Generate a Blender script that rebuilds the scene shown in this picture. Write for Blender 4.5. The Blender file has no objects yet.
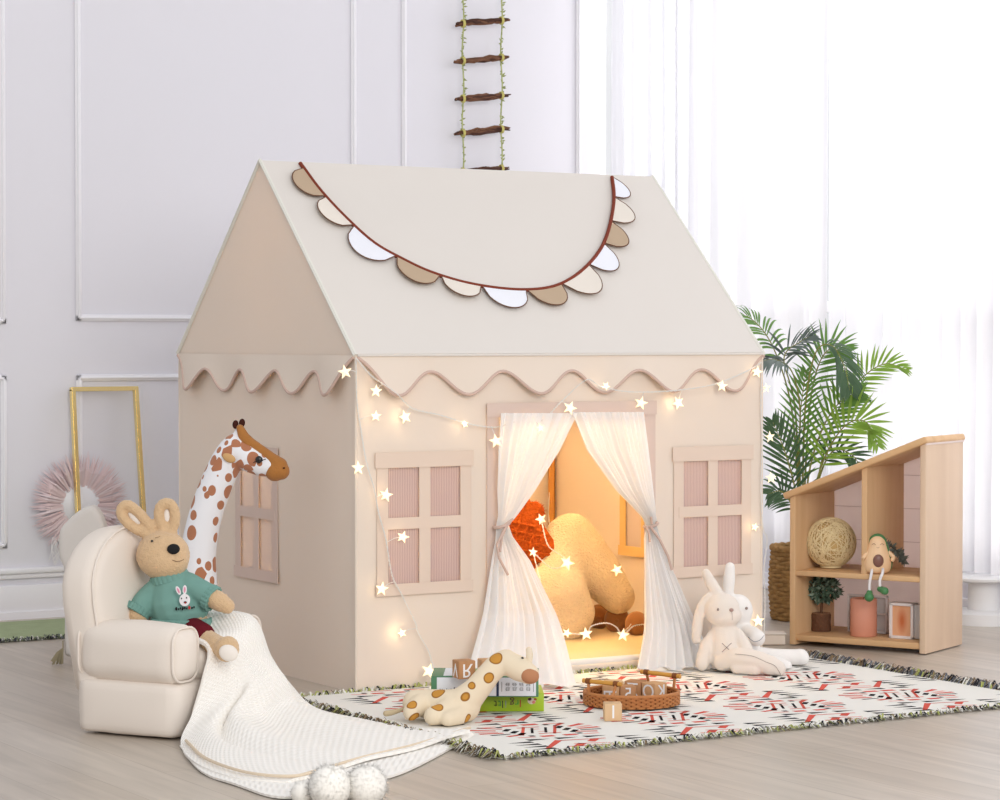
import bpy, bmesh, math, random
from mathutils import Vector, Matrix, Euler, Quaternion, noise
PI = math.pi
S = bpy.context.scene
C = S.collection
rnd = random.Random(7)

# ------------------------------------------------------------------ camera
CAM = Vector((-3.02638, -5.62728, 0.90886)); YAW = 0.551085; PITCH = 0.024695; FPX = 2497.37
cd = bpy.data.cameras.new('camera'); cam = bpy.data.objects.new('camera', cd); C.objects.link(cam)
cam.location = CAM; cam.rotation_euler = (PI/2 - PITCH, 0, -YAW)
cd.sensor_width = 36; cd.lens = FPX*36/1000; cd.clip_end = 60
S.camera = cam
# ------------------------------------------------------------------ light
W = bpy.data.worlds.new('daylight'); S.world = W; W.use_nodes = True
bgn = W.node_tree.nodes['Background']; bgn.inputs[0].default_value = (0.97, 0.975, 1.0, 1); bgn.inputs[1].default_value = 0.74

def area(name, loc, target, sx, sy, power, col=(1, 1, 1)):
    l = bpy.data.lights.new(name, 'AREA'); l.shape = 'RECTANGLE'; l.size = sx; l.size_y = sy; l.energy = power; l.color = col
    o = bpy.data.objects.new(name, l); C.objects.link(o); o.location = loc
    o.rotation_euler = (Vector(target) - Vector(loc)).to_track_quat('-Z', 'Y').to_euler()
    return o
area('window_daylight', (5.2, -0.3, 2.4), (1.5, -0.1, 0.6), 3.6, 2.8, 340, (1.0, 0.98, 0.97))
area('corner_window_daylight', (2.6, 3.6, 1.7), (2.2, 1.2, 1.2), 1.6, 2.2, 60)
area('studio_softbox', (-1.3, -6.6, 2.7), (0.7, 0.2, 0.5), 3.2, 2.6, 190, (1.0, 0.965, 0.92))
S.view_settings.view_transform = 'Standard'; S.view_settings.look = 'None'
S.view_settings.exposure = 0.0; S.view_settings.gamma = 1.0; S.view_settings.use_curve_mapping = False

# ------------------------------------------------------------------ surveying: sight lines met with real planes
RV = Vector((math.cos(YAW), -math.sin(YAW), 0)); FH = Vector((math.sin(YAW), math.cos(YAW), 0))
FV = Vector((FH.x*math.cos(PITCH), FH.y*math.cos(PITCH), -math.sin(PITCH))); UV_ = RV.cross(FV)
def ray(x, y): return FV + RV*((x-500)/FPX) - UV_*((y-400)/FPX)
def hit(x, y, p, n):
    d = ray(x, y); return CAM + d*((Vector(p)-CAM).dot(n)/d.dot(n))
def gz(x, y, z=0.0): return hit(x, y, (0, 0, z), Vector((0, 0, 1)))
def gy(x, y, Y=0.0): return hit(x, y, (0, Y, 0), Vector((0, 1, 0)))
def gx(x, y, X=0.0): return hit(x, y, (X, 0, 0), Vector((1, 0, 0)))
def kk(p): return (p-CAM).dot(FV)/FPX
class Stand:
    """a standing place on a surface: local x runs along the picture, y away, z up"""
    def __init__(s, px, py, z0=0.0):
        s.o = gz(px, py, z0); s.k = (s.o-CAM).dot(FV)/FPX
    def l(s, px, py, d=0.0):
        P = hit(px, py, s.o + FH*d, FH) - s.o
        return Vector((P.dot(RV), P.dot(FH), P.z))
    rz = -YAW

# ------------------------------------------------------------------ materials
def nodes(name):
    m = bpy.data.materials.new(name); m.use_nodes = True; nt = m.node_tree
    return m, nt, nt.nodes['Principled BSDF']
def N(nt, t, **kw):
    n = nt.nodes.new(t)
    for k, v in kw.items(): setattr(n, k, v)
    return n
def c4(c): return (c[0], c[1], c[2], 1)
def srgb(r, g, b):
    f = lambda v: ((v/255+.055)/1.055)**2.4 if v > 10 else v/255/12.92
    return (f(r), f(g), f(b))
MATS = {}
def mat(name, col, rough=.85, spec=.2, bump=None, var=.05, vscale=6, metal=0, emit=None, sheen=0, trans=0, alpha=0, coord='Object'):
    m, nt, b = nodes(name)
    tc = N(nt, 'ShaderNodeTexCoord')
    no = N(nt, 'ShaderNodeTexNoise'); no.inputs['Scale'].default_value = vscale; no.inputs['Detail'].default_value = 4
    nt.links.new(tc.outputs[coord], no.inputs['Vector'])
    mx = N(nt, 'ShaderNodeMixRGB'); mx.inputs[1].default_value = c4([v*(1-var) for v in col]); mx.inputs[2].default_value = c4([min(1, v*(1+var)) for v in col])
    nt.links.new(no.outputs['Fac'], mx.inputs[0]); nt.links.new(mx.outputs[0], b.inputs['Base Color'])
    b.inputs['Roughness'].default_value = rough; b.inputs['Specular IOR Level'].default_value = spec; b.inputs['Metallic'].default_value = metal
    if sheen: b.inputs['Sheen Weight'].default_value = sheen
    if emit: b.inputs['Emission Color'].default_value = c4(emit[0]); b.inputs['Emission Strength'].default_value = emit[1]
    if bump:
        kind, sc, st, dist = bump
        bp = N(nt, 'ShaderNodeBump'); bp.inputs['Strength'].default_value = st; bp.inputs['Distance'].default_value = dist
        if kind == 'vor':
            t = N(nt, 'ShaderNodeTexVoronoi'); t.inputs['Scale'].default_value = sc; out = t.outputs['Distance']
        elif kind == 'wave':
            t = N(nt, 'ShaderNodeTexWave'); t.inputs['Scale'].default_value = sc; t.inputs['Distortion'].default_value = .6; out = t.outputs['Fac']
        else:
            t = N(nt, 'ShaderNodeTexNoise'); t.inputs['Scale'].default_value = sc; t.inputs['Detail'].default_value = 3; out = t.outputs['Fac']
        nt.links.new(tc.outputs[coord], t.inputs['Vector']); nt.links.new(out, bp.inputs['Height']); nt.links.new(bp.outputs[0], b.inputs['Normal'])
    if trans or alpha:
        outn = nt.nodes['Material Output']; last = b.outputs[0]
        if trans:
            tr = N(nt, 'ShaderNodeBsdfTranslucent'); tr.inputs[0].default_value = c4(col)
            ms = N(nt, 'ShaderNodeMixShader'); ms.inputs[0].default_value = trans
            nt.links.new(last, ms.inputs[1]); nt.links.new(tr.outputs[0], ms.inputs[2]); last = ms.outputs[0]
        if alpha:
            tp = N(nt, 'ShaderNodeBsdfTransparent')
            ms = N(nt, 'ShaderNodeMixShader'); ms.inputs[0].default_value = alpha
            nt.links.new(last, ms.inputs[1]); nt.links.new(tp.outputs[0], ms.inputs[2]); last = ms.outputs[0]
        nt.links.new(last, outn.inputs['Surface'])
    MATS[name] = m
    return m
def wood_mat(name, c1, c2, scale=1.0, rough=.55, axis='Z', stretch=14, spec=.3):
    m, nt, b = nodes(name)
    tc = N(nt, 'ShaderNodeTexCoord'); mp = N(nt, 'ShaderNodeMapping')
    s = {'X': (1, stretch, stretch), 'Y': (stretch, 1, stretch), 'Z': (stretch, stretch, 1)}[axis]
    mp.inputs['Scale'].default_value = [v*scale for v in s]
    no = N(nt, 'ShaderNodeTexNoise'); no.inputs['Scale'].default_value = 3; no.inputs['Detail'].default_value = 6; no.inputs['Distortion'].default_value = .6
    cr = N(nt, 'ShaderNodeValToRGB'); cr.color_ramp.elements[0].position = .3; cr.color_ramp.elements[1].position = .7
    cr.color_ramp.elements[0].color = c4(c1); cr.color_ramp.elements[1].color = c4(c2)
    nt.links.new(tc.outputs['Object'], mp.inputs['Vector']); nt.links.new(mp.outputs[0], no.inputs['Vector'])
    nt.links.new(no.outputs['Fac'], cr.inputs[0]); nt.links.new(cr.outputs[0], b.inputs['Base Color'])
    b.inputs['Roughness'].default_value = rough; b.inputs['Specular IOR Level'].default_value = spec
    return m
def floor_mat():
    m, nt, b = nodes('pale oak floorboards')
    tc = N(nt, 'ShaderNodeTexCoord'); mp = N(nt, 'ShaderNodeMapping'); mp.inputs['Rotation'].default_value = (0, 0, PI/2)
    br = N(nt, 'ShaderNodeTexBrick'); br.offset = .37
    br.inputs['Scale'].default_value = 1; br.inputs['Brick Width'].default_value = 1.3; br.inputs['Row Height'].default_value = .15
    br.inputs['Mortar Size'].default_value = .0012; br.inputs['Mortar Smooth'].default_value = .4; br.inputs['Bias'].default_value = 0
    br.inputs['Color1'].default_value = c4(srgb(198, 188, 176)); br.inputs['Color2'].default_value = c4(srgb(188, 177, 164)); br.inputs['Mortar'].default_value = c4(srgb(166, 154, 141))
    nt.links.new(tc.outputs['Object'], mp.inputs['Vector']); nt.links.new(mp.outputs[0], br.inputs['Vector'])
    m2 = N(nt, 'ShaderNodeMapping'); m2.inputs['Scale'].default_value = (14, .9, 1)
    no = N(nt, 'ShaderNodeTexNoise'); no.inputs['Scale'].default_value = 2.2; no.inputs['Detail'].default_value = 8; no.inputs['Distortion'].default_value = .8
    nt.links.new(tc.outputs['Object'], m2.inputs['Vector']); nt.links.new(m2.outputs[0], no.inputs['Vector'])
    cr = N(nt, 'ShaderNodeValToRGB'); cr.color_ramp.elements[0].position = .3; cr.color_ramp.elements[1].position = .75
    cr.color_ramp.elements[0].color = c4((.80, .79, .78)); cr.color_ramp.elements[1].color = c4((1.06, 1.05, 1.04))
    nt.links.new(no.outputs['Fac'], cr.inputs[0])
    mx = N(nt, 'ShaderNodeMixRGB', blend_type='MULTIPLY'); mx.inputs[0].default_value = 1
    nt.links.new(br.outputs['Color'], mx.inputs[1]); nt.links.new(cr.outputs[0], mx.inputs[2]); nt.links.new(mx.outputs[0], b.inputs['Base Color'])
    b.inputs['Roughness'].default_value = .34; b.inputs['Specular IOR Level'].default_value = .5
    return m
def spot_mat(name, base, spot, spots, rough=.85, edge=None, wob=.25):
    """fabric printed with round spots: spots = [(centre, radius)] in the part's own space"""
    m, nt, b = nodes(name)
    tc = N(nt, 'ShaderNodeTexCoord')
    no = N(nt, 'ShaderNodeTexNoise'); no.inputs['Scale'].default_value = 30
    nt.links.new(tc.outputs['Object'], no.inputs['Vector'])
    last = None
    for c, r in spots:
        vm = N(nt, 'ShaderNodeVectorMath', operation='DISTANCE'); vm.inputs[1].default_value = c
        nt.links.new(tc.outputs['Object'], vm.inputs[0])
        dv = N(nt, 'ShaderNodeMath', operation='DIVIDE'); dv.inputs[1].default_value = r
        nt.links.new(vm.outputs['Value'], dv.inputs[0])
        if last is None: last = dv.outputs[0]
        else:
            mn = N(nt, 'ShaderNodeMath', operation='MINIMUM'); nt.links.new(last, mn.inputs[0]); nt.links.new(dv.outputs[0], mn.inputs[1]); last = mn.outputs[0]
    ad = N(nt, 'ShaderNodeMath', operation='MULTIPLY_ADD'); ad.inputs[1].default_value = wob; 
    nt.links.new(no.outputs['Fac'], ad.inputs[0]); nt.links.new(last, ad.inputs[2])
    cr = N(nt, 'ShaderNodeValToRGB'); e = cr.color_ramp.elements
    t = 1.0 if wob == 0 else 1.0 + wob*.5
    sc = N(nt, 'ShaderNodeMath', operation='DIVIDE'); sc.inputs[1].default_value = 2
    nt.links.new(ad.outputs[0], sc.inputs[0])
    e[0].position = t/2-.02; e[0].color = c4(spot); e[1].position = t/2+.015; e[1].color = c4(base)
    if edge:
        e[0].position = t/2-.12; k = cr.color_ramp.elements.new(t/2-.06); k.color = c4(edge); k2 = cr.color_ramp.elements.new(t/2-.01); k2.color = c4(edge)
    nt.links.new(sc.outputs[0], cr.inputs[0]); nt.links.new(cr.outputs[0], b.inputs['Base Color'])
    b.inputs['Roughness'].default_value = rough; b.inputs['Specular IOR Level'].default_value = .15
    return m
def cell_spot_mat(name, base, spot, scale, thr):
    m, nt, b = nodes(name)
    tc = N(nt, 'ShaderNodeTexCoord'); mp = N(nt, 'ShaderNodeMapping'); mp.inputs['Scale'].default_value = (1.15, 1.0, .9)
    v = N(nt, 'ShaderNodeTexVoronoi'); v.inputs['Scale'].default_value = scale; v.inputs['Randomness'].default_value = .75
    nt.links.new(tc.outputs['Object'], mp.inputs['Vector']); nt.links.new(mp.outputs[0], v.inputs['Vector'])
    bw = N(nt, 'ShaderNodeRGBToBW'); nt.links.new(v.outputs['Color'], bw.inputs[0])
    ma = N(nt, 'ShaderNodeMath', operation='MULTIPLY_ADD'); ma.inputs[1].default_value = thr*1.1; ma.inputs[2].default_value = thr*.42
    nt.links.new(bw.outputs[0], ma.inputs[0])
    lt = N(nt, 'ShaderNodeMath', operation='LESS_THAN'); nt.links.new(v.outputs['Distance'], lt.inputs[0]); nt.links.new(ma.outputs[0], lt.inputs[1])
    mx = N(nt, 'ShaderNodeMixRGB'); mx.inputs[1].default_value = c4(base); mx.inputs[2].default_value = c4(spot)
    nt.links.new(lt.outputs[0], mx.inputs[0]); nt.links.new(mx.outputs[0], b.inputs['Base Color'])
    b.inputs['Roughness'].default_value = .9; b.inputs['Specular IOR Level'].default_value = .1; b.inputs['Sheen Weight'].default_value = .2
    return m
def knit_mat(name, col, su, sv, strength=.6, dist=.0018, shade=.06):
    """basket-weave knit on UVs measured in metres"""
    m, nt, b = nodes(name)
    uv = N(nt, 'ShaderNodeUVMap'); sp = N(nt, 'ShaderNodeSeparateXYZ'); nt.links.new(uv.outputs[0], sp.inputs[0])
    def sine(src, k, ph=0):
        a = N(nt, 'ShaderNodeMath', operation='MULTIPLY_ADD'); a.inputs[1].default_value = k; a.inputs[2].default_value = ph; nt.links.new(src, a.inputs[0])
        s = N(nt, 'ShaderNodeMath', operation='SINE'); nt.links.new(a.outputs[0], s.inputs[0]); return s.outputs[0]
    a = sine(sp.outputs[0], 2*PI*su); c = sine(sp.outputs[1], 2*PI*sv)
    mu = N(nt, 'ShaderNodeMath', operation='MULTIPLY'); nt.links.new(a, mu.inputs[0]); nt.links.new(c, mu.inputs[1])
    bp = N(nt, 'ShaderNodeBump'); bp.inputs['Strength'].default_value = strength; bp.inputs['Distance'].default_value = dist
    nt.links.new(mu.outputs[0], bp.inputs['Height']); nt.links.new(bp.outputs[0], b.inputs['Normal'])
    mr = N(nt, 'ShaderNodeMapRange'); mr.inputs[1].default_value = -1; mr.inputs[2].default_value = 0.3
    nt.links.new(mu.outputs[0], mr.inputs[0])
    mx = N(nt, 'ShaderNodeMixRGB'); mx.inputs[1].default_value = c4([col[0]*(1-shade*.8), col[1]*(1-shade), col[2]*(1-shade*1.25)]); mx.inputs[2].default_value = c4(col)
    nt.links.new(mr.outputs[0], mx.inputs[0]); nt.links.new(mx.outputs[0], b.inputs['Base Color'])
    b.inputs['Roughness'].default_value = .95; b.inputs['Specular IOR Level'].default_value = .1
    return m

# ------------------------------------------------------------------ mesh helpers
def spl(pts, n):
    pts = [Vector(p) for p in pts]; m = len(pts)-1; out = []
    for i in range(n+1):
        t = i/n*m; k = min(int(t), m-1); u = t-k
        p1, p2 = pts[k], pts[k+1]; p0 = pts[k-1] if k > 0 else p1*2-p2; p3 = pts[k+2] if k+2 <= m else p2*2-p1
        out.append(.5*((2*p1)+(p2-p0)*u+(2*p0-5*p1+4*p2-p3)*u*u+(3*p1-p0-3*p2+p3)*u**3))
    return out
def interp(tab, x):
    for a, b in zip(tab, tab[1:]):
        if x <= b[0]:
            u = (x-a[0])/(b[0]-a[0]) if b[0] != a[0] else 0
            u = max(0, u); return [p+(q-p)*u for p, q in zip(a[1:], b[1:])]
    return list(tab[-1][1:])
class G:
    def __init__(s): s.v = []; s.f = []; s.m = []; s.uv = None; s.mi = 0
    def add(s, vs, fs, M=None):
        b = len(s.v)
        s.v += [(M @ Vector(v)) if M else Vector(v) for v in vs]
        s.f += [tuple(i+b for i in f) for f in fs]; s.m += [s.mi]*len(fs); return s
    def bm(s, bm, M=None):
        bm.verts.index_update(); s.add([v.co for v in bm.verts], [[v.index for v in f.verts] for f in bm.faces], M); bm.free(); return s
    def box(s, c, size, rot=(0, 0, 0), r=0.0, seg=2):
        bm = bmesh.new(); bmesh.ops.create_cube(bm, size=1)
        for v in bm.verts: v.co = Vector((v.co.x*size[0], v.co.y*size[1], v.co.z*size[2]))
        if r: bmesh.ops.bevel(bm, geom=bm.edges[:], offset=r, segments=seg, affect='EDGES', profile=.5)
        return s.bm(bm, Matrix.Translation(c) @ Euler(rot).to_matrix().to_4x4())
    def pad(s, outline, thick, r, M=None, seg=3):
        """outline in xz, thickness along y, rounded rims"""
        bm = bmesh.new(); vs = [bm.verts.new((x, -thick/2, z)) for x, z in outline]; f = bm.faces.new(vs)
        ex = bmesh.ops.extrude_face_region(bm, geom=[f])
        nv = [e for e in ex['geom'] if isinstance(e, bmesh.types.BMVert)]
        for v in nv: v.co.y += thick
        if r:
            ed = [e for e in bm.edges if abs(e.verts[0].co.y-e.verts[1].co.y) < 1e-6]
            bmesh.ops.bevel(bm, geom=ed, offset=r, segments=seg, affect='EDGES', profile=.5)
        bmesh.ops.recalc_face_normals(bm, faces=bm.faces[:])
        return s.bm(bm, M)
    def tube(s, pts, r, n=8, cap=True, M=None, closed=False):
        pts = [Vector(p) for p in pts]; L = len(pts); rs = r if isinstance(r, (list, tuple)) else [r]*L
        vs = []; fs = []; up = None
        for i, p in enumerate(pts):
            a = pts[(i-1) % L] if (closed or i > 0) else p; b = pts[(i+1) % L] if (closed or i < L-1) else p
            t = (b-a).normalized() if (b-a).length > 1e-9 else Vector((0, 0, 1))
            if up is None: up = t.orthogonal().normalized()
            else:
                up = up - t*up.dot(t); up = up.normalized() if up.length > 1e-6 else t.orthogonal().normalized()
            w = t.cross(up)
            for j in range(n):
                th = 2*PI*j/n; vs.append(p+(up*math.cos(th)+w*math.sin(th))*rs[i])
        for i in range(L if closed else L-1):
            i2 = (i+1) % L
            for j in range(n):
                j2 = (j+1) % n; fs.append((i*n+j, i*n+j2, i2*n+j2, i2*n+j))
        if cap and not closed: fs.append(tuple(range(n))[::-1]); fs.append(tuple((L-1)*n+j for j in range(n)))
        return s.add(vs, fs, M)
    def lathe(s, prof, n=32, M=None):
        vs = []; fs = []; idx = []
        for r, z in prof:
            if r < 1e-6: idx.append([len(vs)]); vs.append((0, 0, z))
            else:
                idx.append(list(range(len(vs), len(vs)+n))); vs += [(r*math.cos(2*PI*j/n), r*math.sin(2*PI*j/n), z) for j in range(n)]
        for a, b in zip(idx, idx[1:]):
            for j in range(n):
                k = (j+1) % n
                if len(a) == 1 and len(b) > 1: fs.append((a[0], b[k], b[j]))
                elif len(b) == 1 and len(a) > 1: fs.append((a[j], a[k], b[0]))
                elif len(a) > 1: fs.append((a[j], a[k], b[k], b[j]))
        return s.add(vs, fs, M)
    def ell(s, c, r, rot=(0, 0, 0), n=20, m=12):
        if not isinstance(r, (tuple, list, Vector)): r = (r, r, r)
        prof = [(max(0, math.sin(PI*i/m)) if 0 < i < m else 0, -math.cos(PI*i/m)) for i in range(m+1)]
        q = rot.to_matrix() if isinstance(rot, (Quaternion, Euler)) else Euler(rot).to_matrix()
        return s.lathe(prof, n, Matrix.Translation(Vector(c)) @ q.to_4x4() @ Matrix.Diagonal((r[0], r[1], r[2], 1)))
    def cap(s, pts, r, n=14):
        """limb: a tapering tube with round ends"""
        pts = [Vector(p) for p in pts]; rs = r if isinstance(r, (list, tuple)) else [r]*len(pts)
        P = spl(pts, 6*(len(pts)-1)); Rr = [interp(list(zip(range(len(rs)), rs)), i/6)[0] for i in range(len(P))]
        s.tube(P, Rr, n); s.ell(P[0], Rr[0]*1.0, n=n, m=8); s.ell(P[-1], Rr[-1]*1.0, n=n, m=8); return s
    def sheet(s, rows, uvs=None):
        nr = len(rows); nc = len(rows[0]); b = len(s.v)
        s.v += [Vector(p) for r in rows for p in r]
        for i in range(nr-1):
            for j in range(nc-1):
                s.f.append((b+i*nc+j, b+i*nc+j+1, b+(i+1)*nc+j+1, b+(i+1)*nc+j)); s.m.append(s.mi)
        return s
def put(name, g, mats, parent=None, smooth=True, ang=50, solid=0, sub=0, uvfun=None, radial=None):
    me = bpy.data.meshes.new(name); me.from_pydata([tuple(v) for v in g.v], [], g.f); me.validate()
    if not isinstance(mats, (list, tuple)): mats = [mats]
    for m in mats: me.materials.append(m)
    if len(mats) > 1 and len(me.polygons) == len(g.m): me.polygons.foreach_set('material_index', g.m)
    if smooth:
        me.polygons.foreach_set('use_smooth', [True]*len(me.polygons)); me.set_sharp_from_angle(angle=math.radians(ang))
    if uvfun:
        uvl = me.uv_layers.new(name='UVMap')
        for lp in me.loops: uvl.data[lp.index].uv = uvfun(lp.vertex_index)
    if radial is not None: me.normals_split_custom_set_from_vertices([(v.co-Vector(radial)).normalized() for v in me.vertices])
    o = bpy.data.objects.new(name, me); C.objects.link(o)
    if parent: o.parent = parent
    if solid: md = o.modifiers.new('thickness', 'SOLIDIFY'); md.thickness = solid; md.offset = 0; es = o.modifiers.new('edges', 'EDGE_SPLIT'); es.split_angle = math.radians(55)
    if sub: md = o.modifiers.new('smooth', 'SUBSURF'); md.levels = sub; md.render_levels = sub
    me.update(); return o
def blob(name, g, m, parent=None, vox=.005, smooth=6, disp=0, dscale=60):
    """one continuous soft body grown from overlapping lumps"""
    o = put(name, g, m, parent)
    md = o.modifiers.new('r', 'REMESH'); md.mode = 'VOXEL'; md.voxel_size = vox; md.use_smooth_shade = True
    if smooth: md = o.modifiers.new('s', 'SMOOTH'); md.factor = .5; md.iterations = smooth
    dg = bpy.context.evaluated_depsgraph_get(); me = bpy.data.meshes.new_from_object(o.evaluated_get(dg)); me.name = name
    o.modifiers.clear(); old = o.data; o.data = me; bpy.data.meshes.remove(old)
    if disp:
        nrm = [v.normal.copy() for v in me.vertices]
        for v, n in zip(me.vertices, nrm): v.co += n*disp*noise.noise(v.co*dscale)
    me.polygons.foreach_set('use_smooth', [True]*len(me.polygons)); me.update()
    return o
def tag(o, label=None, cat=None, group=None, kind=None):
    if label: o['label'] = label
    if cat: o['category'] = cat
    if group: o['group'] = group
    if kind: o['kind'] = kind
    return o
def thing(name, label, cat, loc=(0, 0, 0), rz=0, group=None):
    o = bpy.data.objects.new(name, None); C.objects.link(o); o.empty_display_size = .1
    o.location = loc; o.rotation_euler = (0, 0, rz); return tag(o, label, cat, group)
def struct(name, g, m, **kw): return tag(put(name, g, m, **kw), kind='structure')
def letter(s, size, depth, M, name, m, parent, mirror=False, label=None):
    cu = bpy.data.curves.new('t', 'FONT'); cu.body = s; cu.size = size; cu.extrude = depth; cu.align_x = 'CENTER'; cu.align_y = 'CENTER'
    t = bpy.data.objects.new('t', cu); C.objects.link(t); dg = bpy.context.evaluated_depsgraph_get(); dg.update()
    me = bpy.data.meshes.new_from_object(t.evaluated_get(dg)); bpy.data.objects.remove(t); bpy.data.curves.remove(cu)
    g = G(); vs = [v.co.copy() for v in me.vertices]
    if mirror: vs = [Vector((-v.x, v.y, v.z)) for v in vs]
    g.add(vs, [tuple(p.vertices)[::-1] if mirror else tuple(p.vertices) for p in me.polygons], M); bpy.data.meshes.remove(me)
    o = put(name, g, m, parent, smooth=False)
    if label: o['label'] = label
    return o
def face(x, y, z, ux, uy):
    """matrix whose local x, y lie along ux, uy at a point"""
    ux = Vector(ux).normalized(); uy = Vector(uy).normalized(); uz = ux.cross(uy)
    M = Matrix((ux, uy, uz)).transposed().to_4x4(); M.translation = Vector((x, y, z)); return M

# ------------------------------------------------------------------ palette
CANVAS = mat('cream canvas', srgb(238, 224, 210), .9, .1, ('noise', 350, .08, .002), .015, 3, trans=.10)
ROOFC = mat('pale canvas roof', srgb(223, 217, 211), .9, .1, ('noise', 350, .08, .002), .01, 3)
PINK = mat('dusty pink cotton tape', srgb(217, 196, 185), .9, .1, ('noise', 500, .1, .001), .03)
PIPE = mat('mauve piping', srgb(206, 180, 168), .9, .1)
FRAMEC = mat('beige cotton tape', srgb(226, 206, 190), .9, .1, ('noise', 500, .1, .001), .02)
WHITEP = mat('white painted plaster', srgb(228, 227, 234), .7, .25, ('noise', 25, .03, .004), .008, 1.5)
TRIMP = mat('white painted moulding', srgb(240, 239, 244), .55, .3, None, .005)
WHITE = mat('white enamel', (.86, .86, .87), .4, .4, None, .01)
SHEER = mat('white sheer voile', (.93, .93, .95), .9, .05, None, .02, 8, trans=.55, alpha=.22)
VOILE = mat('white gathered voile', (.95, .94, .935), .9, .05, ('noise', 300, .08, .001), .02, 8, trans=.2, alpha=.05)
SOFA = mat('ivory upholstery', srgb(232, 222, 212), .9, .12, ('noise', 420, .1, .002), .02, 5)
SOFA2 = mat('pale grey upholstery', srgb(214, 209, 204), .9, .12, ('noise', 420, .1, .002), .02, 5)
BEIGEPLUSH = mat('tan boucle plush', srgb(214, 182, 144), .95, .05, ('vor', 260, .5, .004), .10, 90, sheen=.25)
CREAMPLUSH = mat('cream velour plush', srgb(233, 223, 213), .92, .05, ('noise', 260, .25, .003), .03, 20, sheen=.2)
WHITEPLUSH = mat('white velour plush', srgb(243, 240, 237), .92, .05, ('noise', 260, .25, .003), .03, 20, sheen=.2)
BOUCLE = mat('cream boucle', srgb(232, 208, 168), .95, .05, ('vor', 170, .8, .006), .08, 70, sheen=.2)
BLACK = mat('black plastic', (.012, .012, .013), .25, .5, None, 0)
BLACKF = mat('black felt', (.015, .015, .016), .8, .2, None, 0)
TEAL = mat('teal knit', srgb(124, 166, 157), .95, .08, ('wave', 150, .45, .002), .08, 40)
MAROON = mat('maroon cotton', srgb(98, 26, 36), .9, .1, ('noise', 300, .2, .002), .1)
PINE = wood_mat('pine', srgb(212, 172, 128), srgb(226, 190, 148), .6, .5, 'Z', 9)
PINEX = wood_mat('pine across', srgb(206, 164, 118), srgb(224, 186, 142), .6, .5, 'X', 9)
PINEPALE = wood_mat('pale pine panel', srgb(212, 184, 158), srgb(222, 196, 170), .5, .5, 'Z', 10)
GOLD = mat('brushed gold', (.93, .76, .36), .25, .5, None, .05, metal=1)
WIRE = mat('clear silver wire', (.75, .73, .70), .3, .5, None, .02)
STAR = mat('lit star', (1, .86, .6), .4, .3, None, 0, emit=((1, .72, .36), 5.0))
STARW = mat('star shell', (.62, .58, .50), .2, .5, None, 0, emit=((1, .80, .48), .95))
LETTER = mat('white lettering', (.86, .86, .87), .7, .2, None, 0)
BLOCKW = wood_mat('beech block', srgb(196, 150, 106), srgb(214, 170, 126), 3, .6, 'Z', 5)
BLOCKD = wood_mat('darker beech block', srgb(170, 122, 82), srgb(190, 142, 100), 3, .6, 'Z', 5)
BLOCKL = wood_mat('pale beech block', srgb(212, 176, 134), srgb(222, 188, 148), 3, .6, 'Z', 5)

# ================================================================== SETTING
YB = 2.07; XR = 2.56
g = G(); g.box((-1.5, -1.5, -.02), (10, 8.2, .04)); struct('floor', g, floor_mat(), smooth=False)
def wall_with_hole(g, axis, pos, a0, a1, z1, h0, h1, hz0, hz1, th=.12, sgn=1):
    def b(u0, u1, w0, w1):
        if axis == 'x': g.box((pos+sgn*th/2, (u0+u1)/2, (w0+w1)/2), (th, u1-u0, w1-w0))
        else: g.box(((u0+u1)/2, pos+sgn*th/2, (w0+w1)/2), (u1-u0, th, w1-w0))
    b(a0, h0, 0, z1); b(h1, a1, 0, z1); b(h0, h1, 0, hz0); b(h0, h1, hz1, z1)
g = G(); wall_with_hole(g, 'y', YB, -2.6, XR+.12, 2.9, 2.14, 2.52, .25, 2.6); struct('wall_back', g, WHITEP, smooth=False)
g = G(); wall_with_hole(g, 'x', XR, -1.8, YB, 2.9, -1.3, 1.98, .25, 2.6); struct('wall_right', g, WHITEP, smooth=False)
g = G(); g.box((-.25, YB-.008, .055), (4.8, .016, .11), r=.004); g.box((-.25, YB-.011, .012), (4.8, .022, .024)); struct('baseboard_back', g, TRIMP)
g = G(); g.box((XR-.009, .13, .029), (.018, 3.86, .058), r=.004); g.box((XR-.018, .13, .01), (.036, 3.86, .02), r=.003); struct('baseboard_right', g, TRIMP)
g = G(); g.box((-.25, YB-.010, .156), (4.8, .020, .020), r=.006); g.box((-.25, YB-.006, .138), (4.8, .012, .016), r=.004); struct('trim_1', g, TRIMP)
def panel(n, x0, x1, z0, z1):
    g = G()
    for w, dp, ins in ((.022, .008, 0), (.010, .013, .006)):
        for (a, b, c, d) in ((x0+ins, x1-ins, z0+ins, z0+ins+w), (x0+ins, x1-ins, z1-ins-w, z1-ins), (x0+ins, x0+ins+w, z0+ins, z1-ins), (x1-ins-w, x1-ins, z0+ins, z1-ins)):
            g.box(((a+b)/2, YB-dp/2, (c+d)/2), (b-a, dp, d-c), r=.004)
    struct('trim_%d' % n, g, TRIMP)
panel(2, -1.2, -.165, .955, 2.6); panel(3, .072, 1.115, .965, 2.6); panel(4, 1.295, 2.052, .965, 2.6)
panel(5, -1.2, -.165, .23, .79); panel(6, .072, 1.115, .23, .79); panel(7, 1.295, 2.052, .23, .79)
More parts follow.
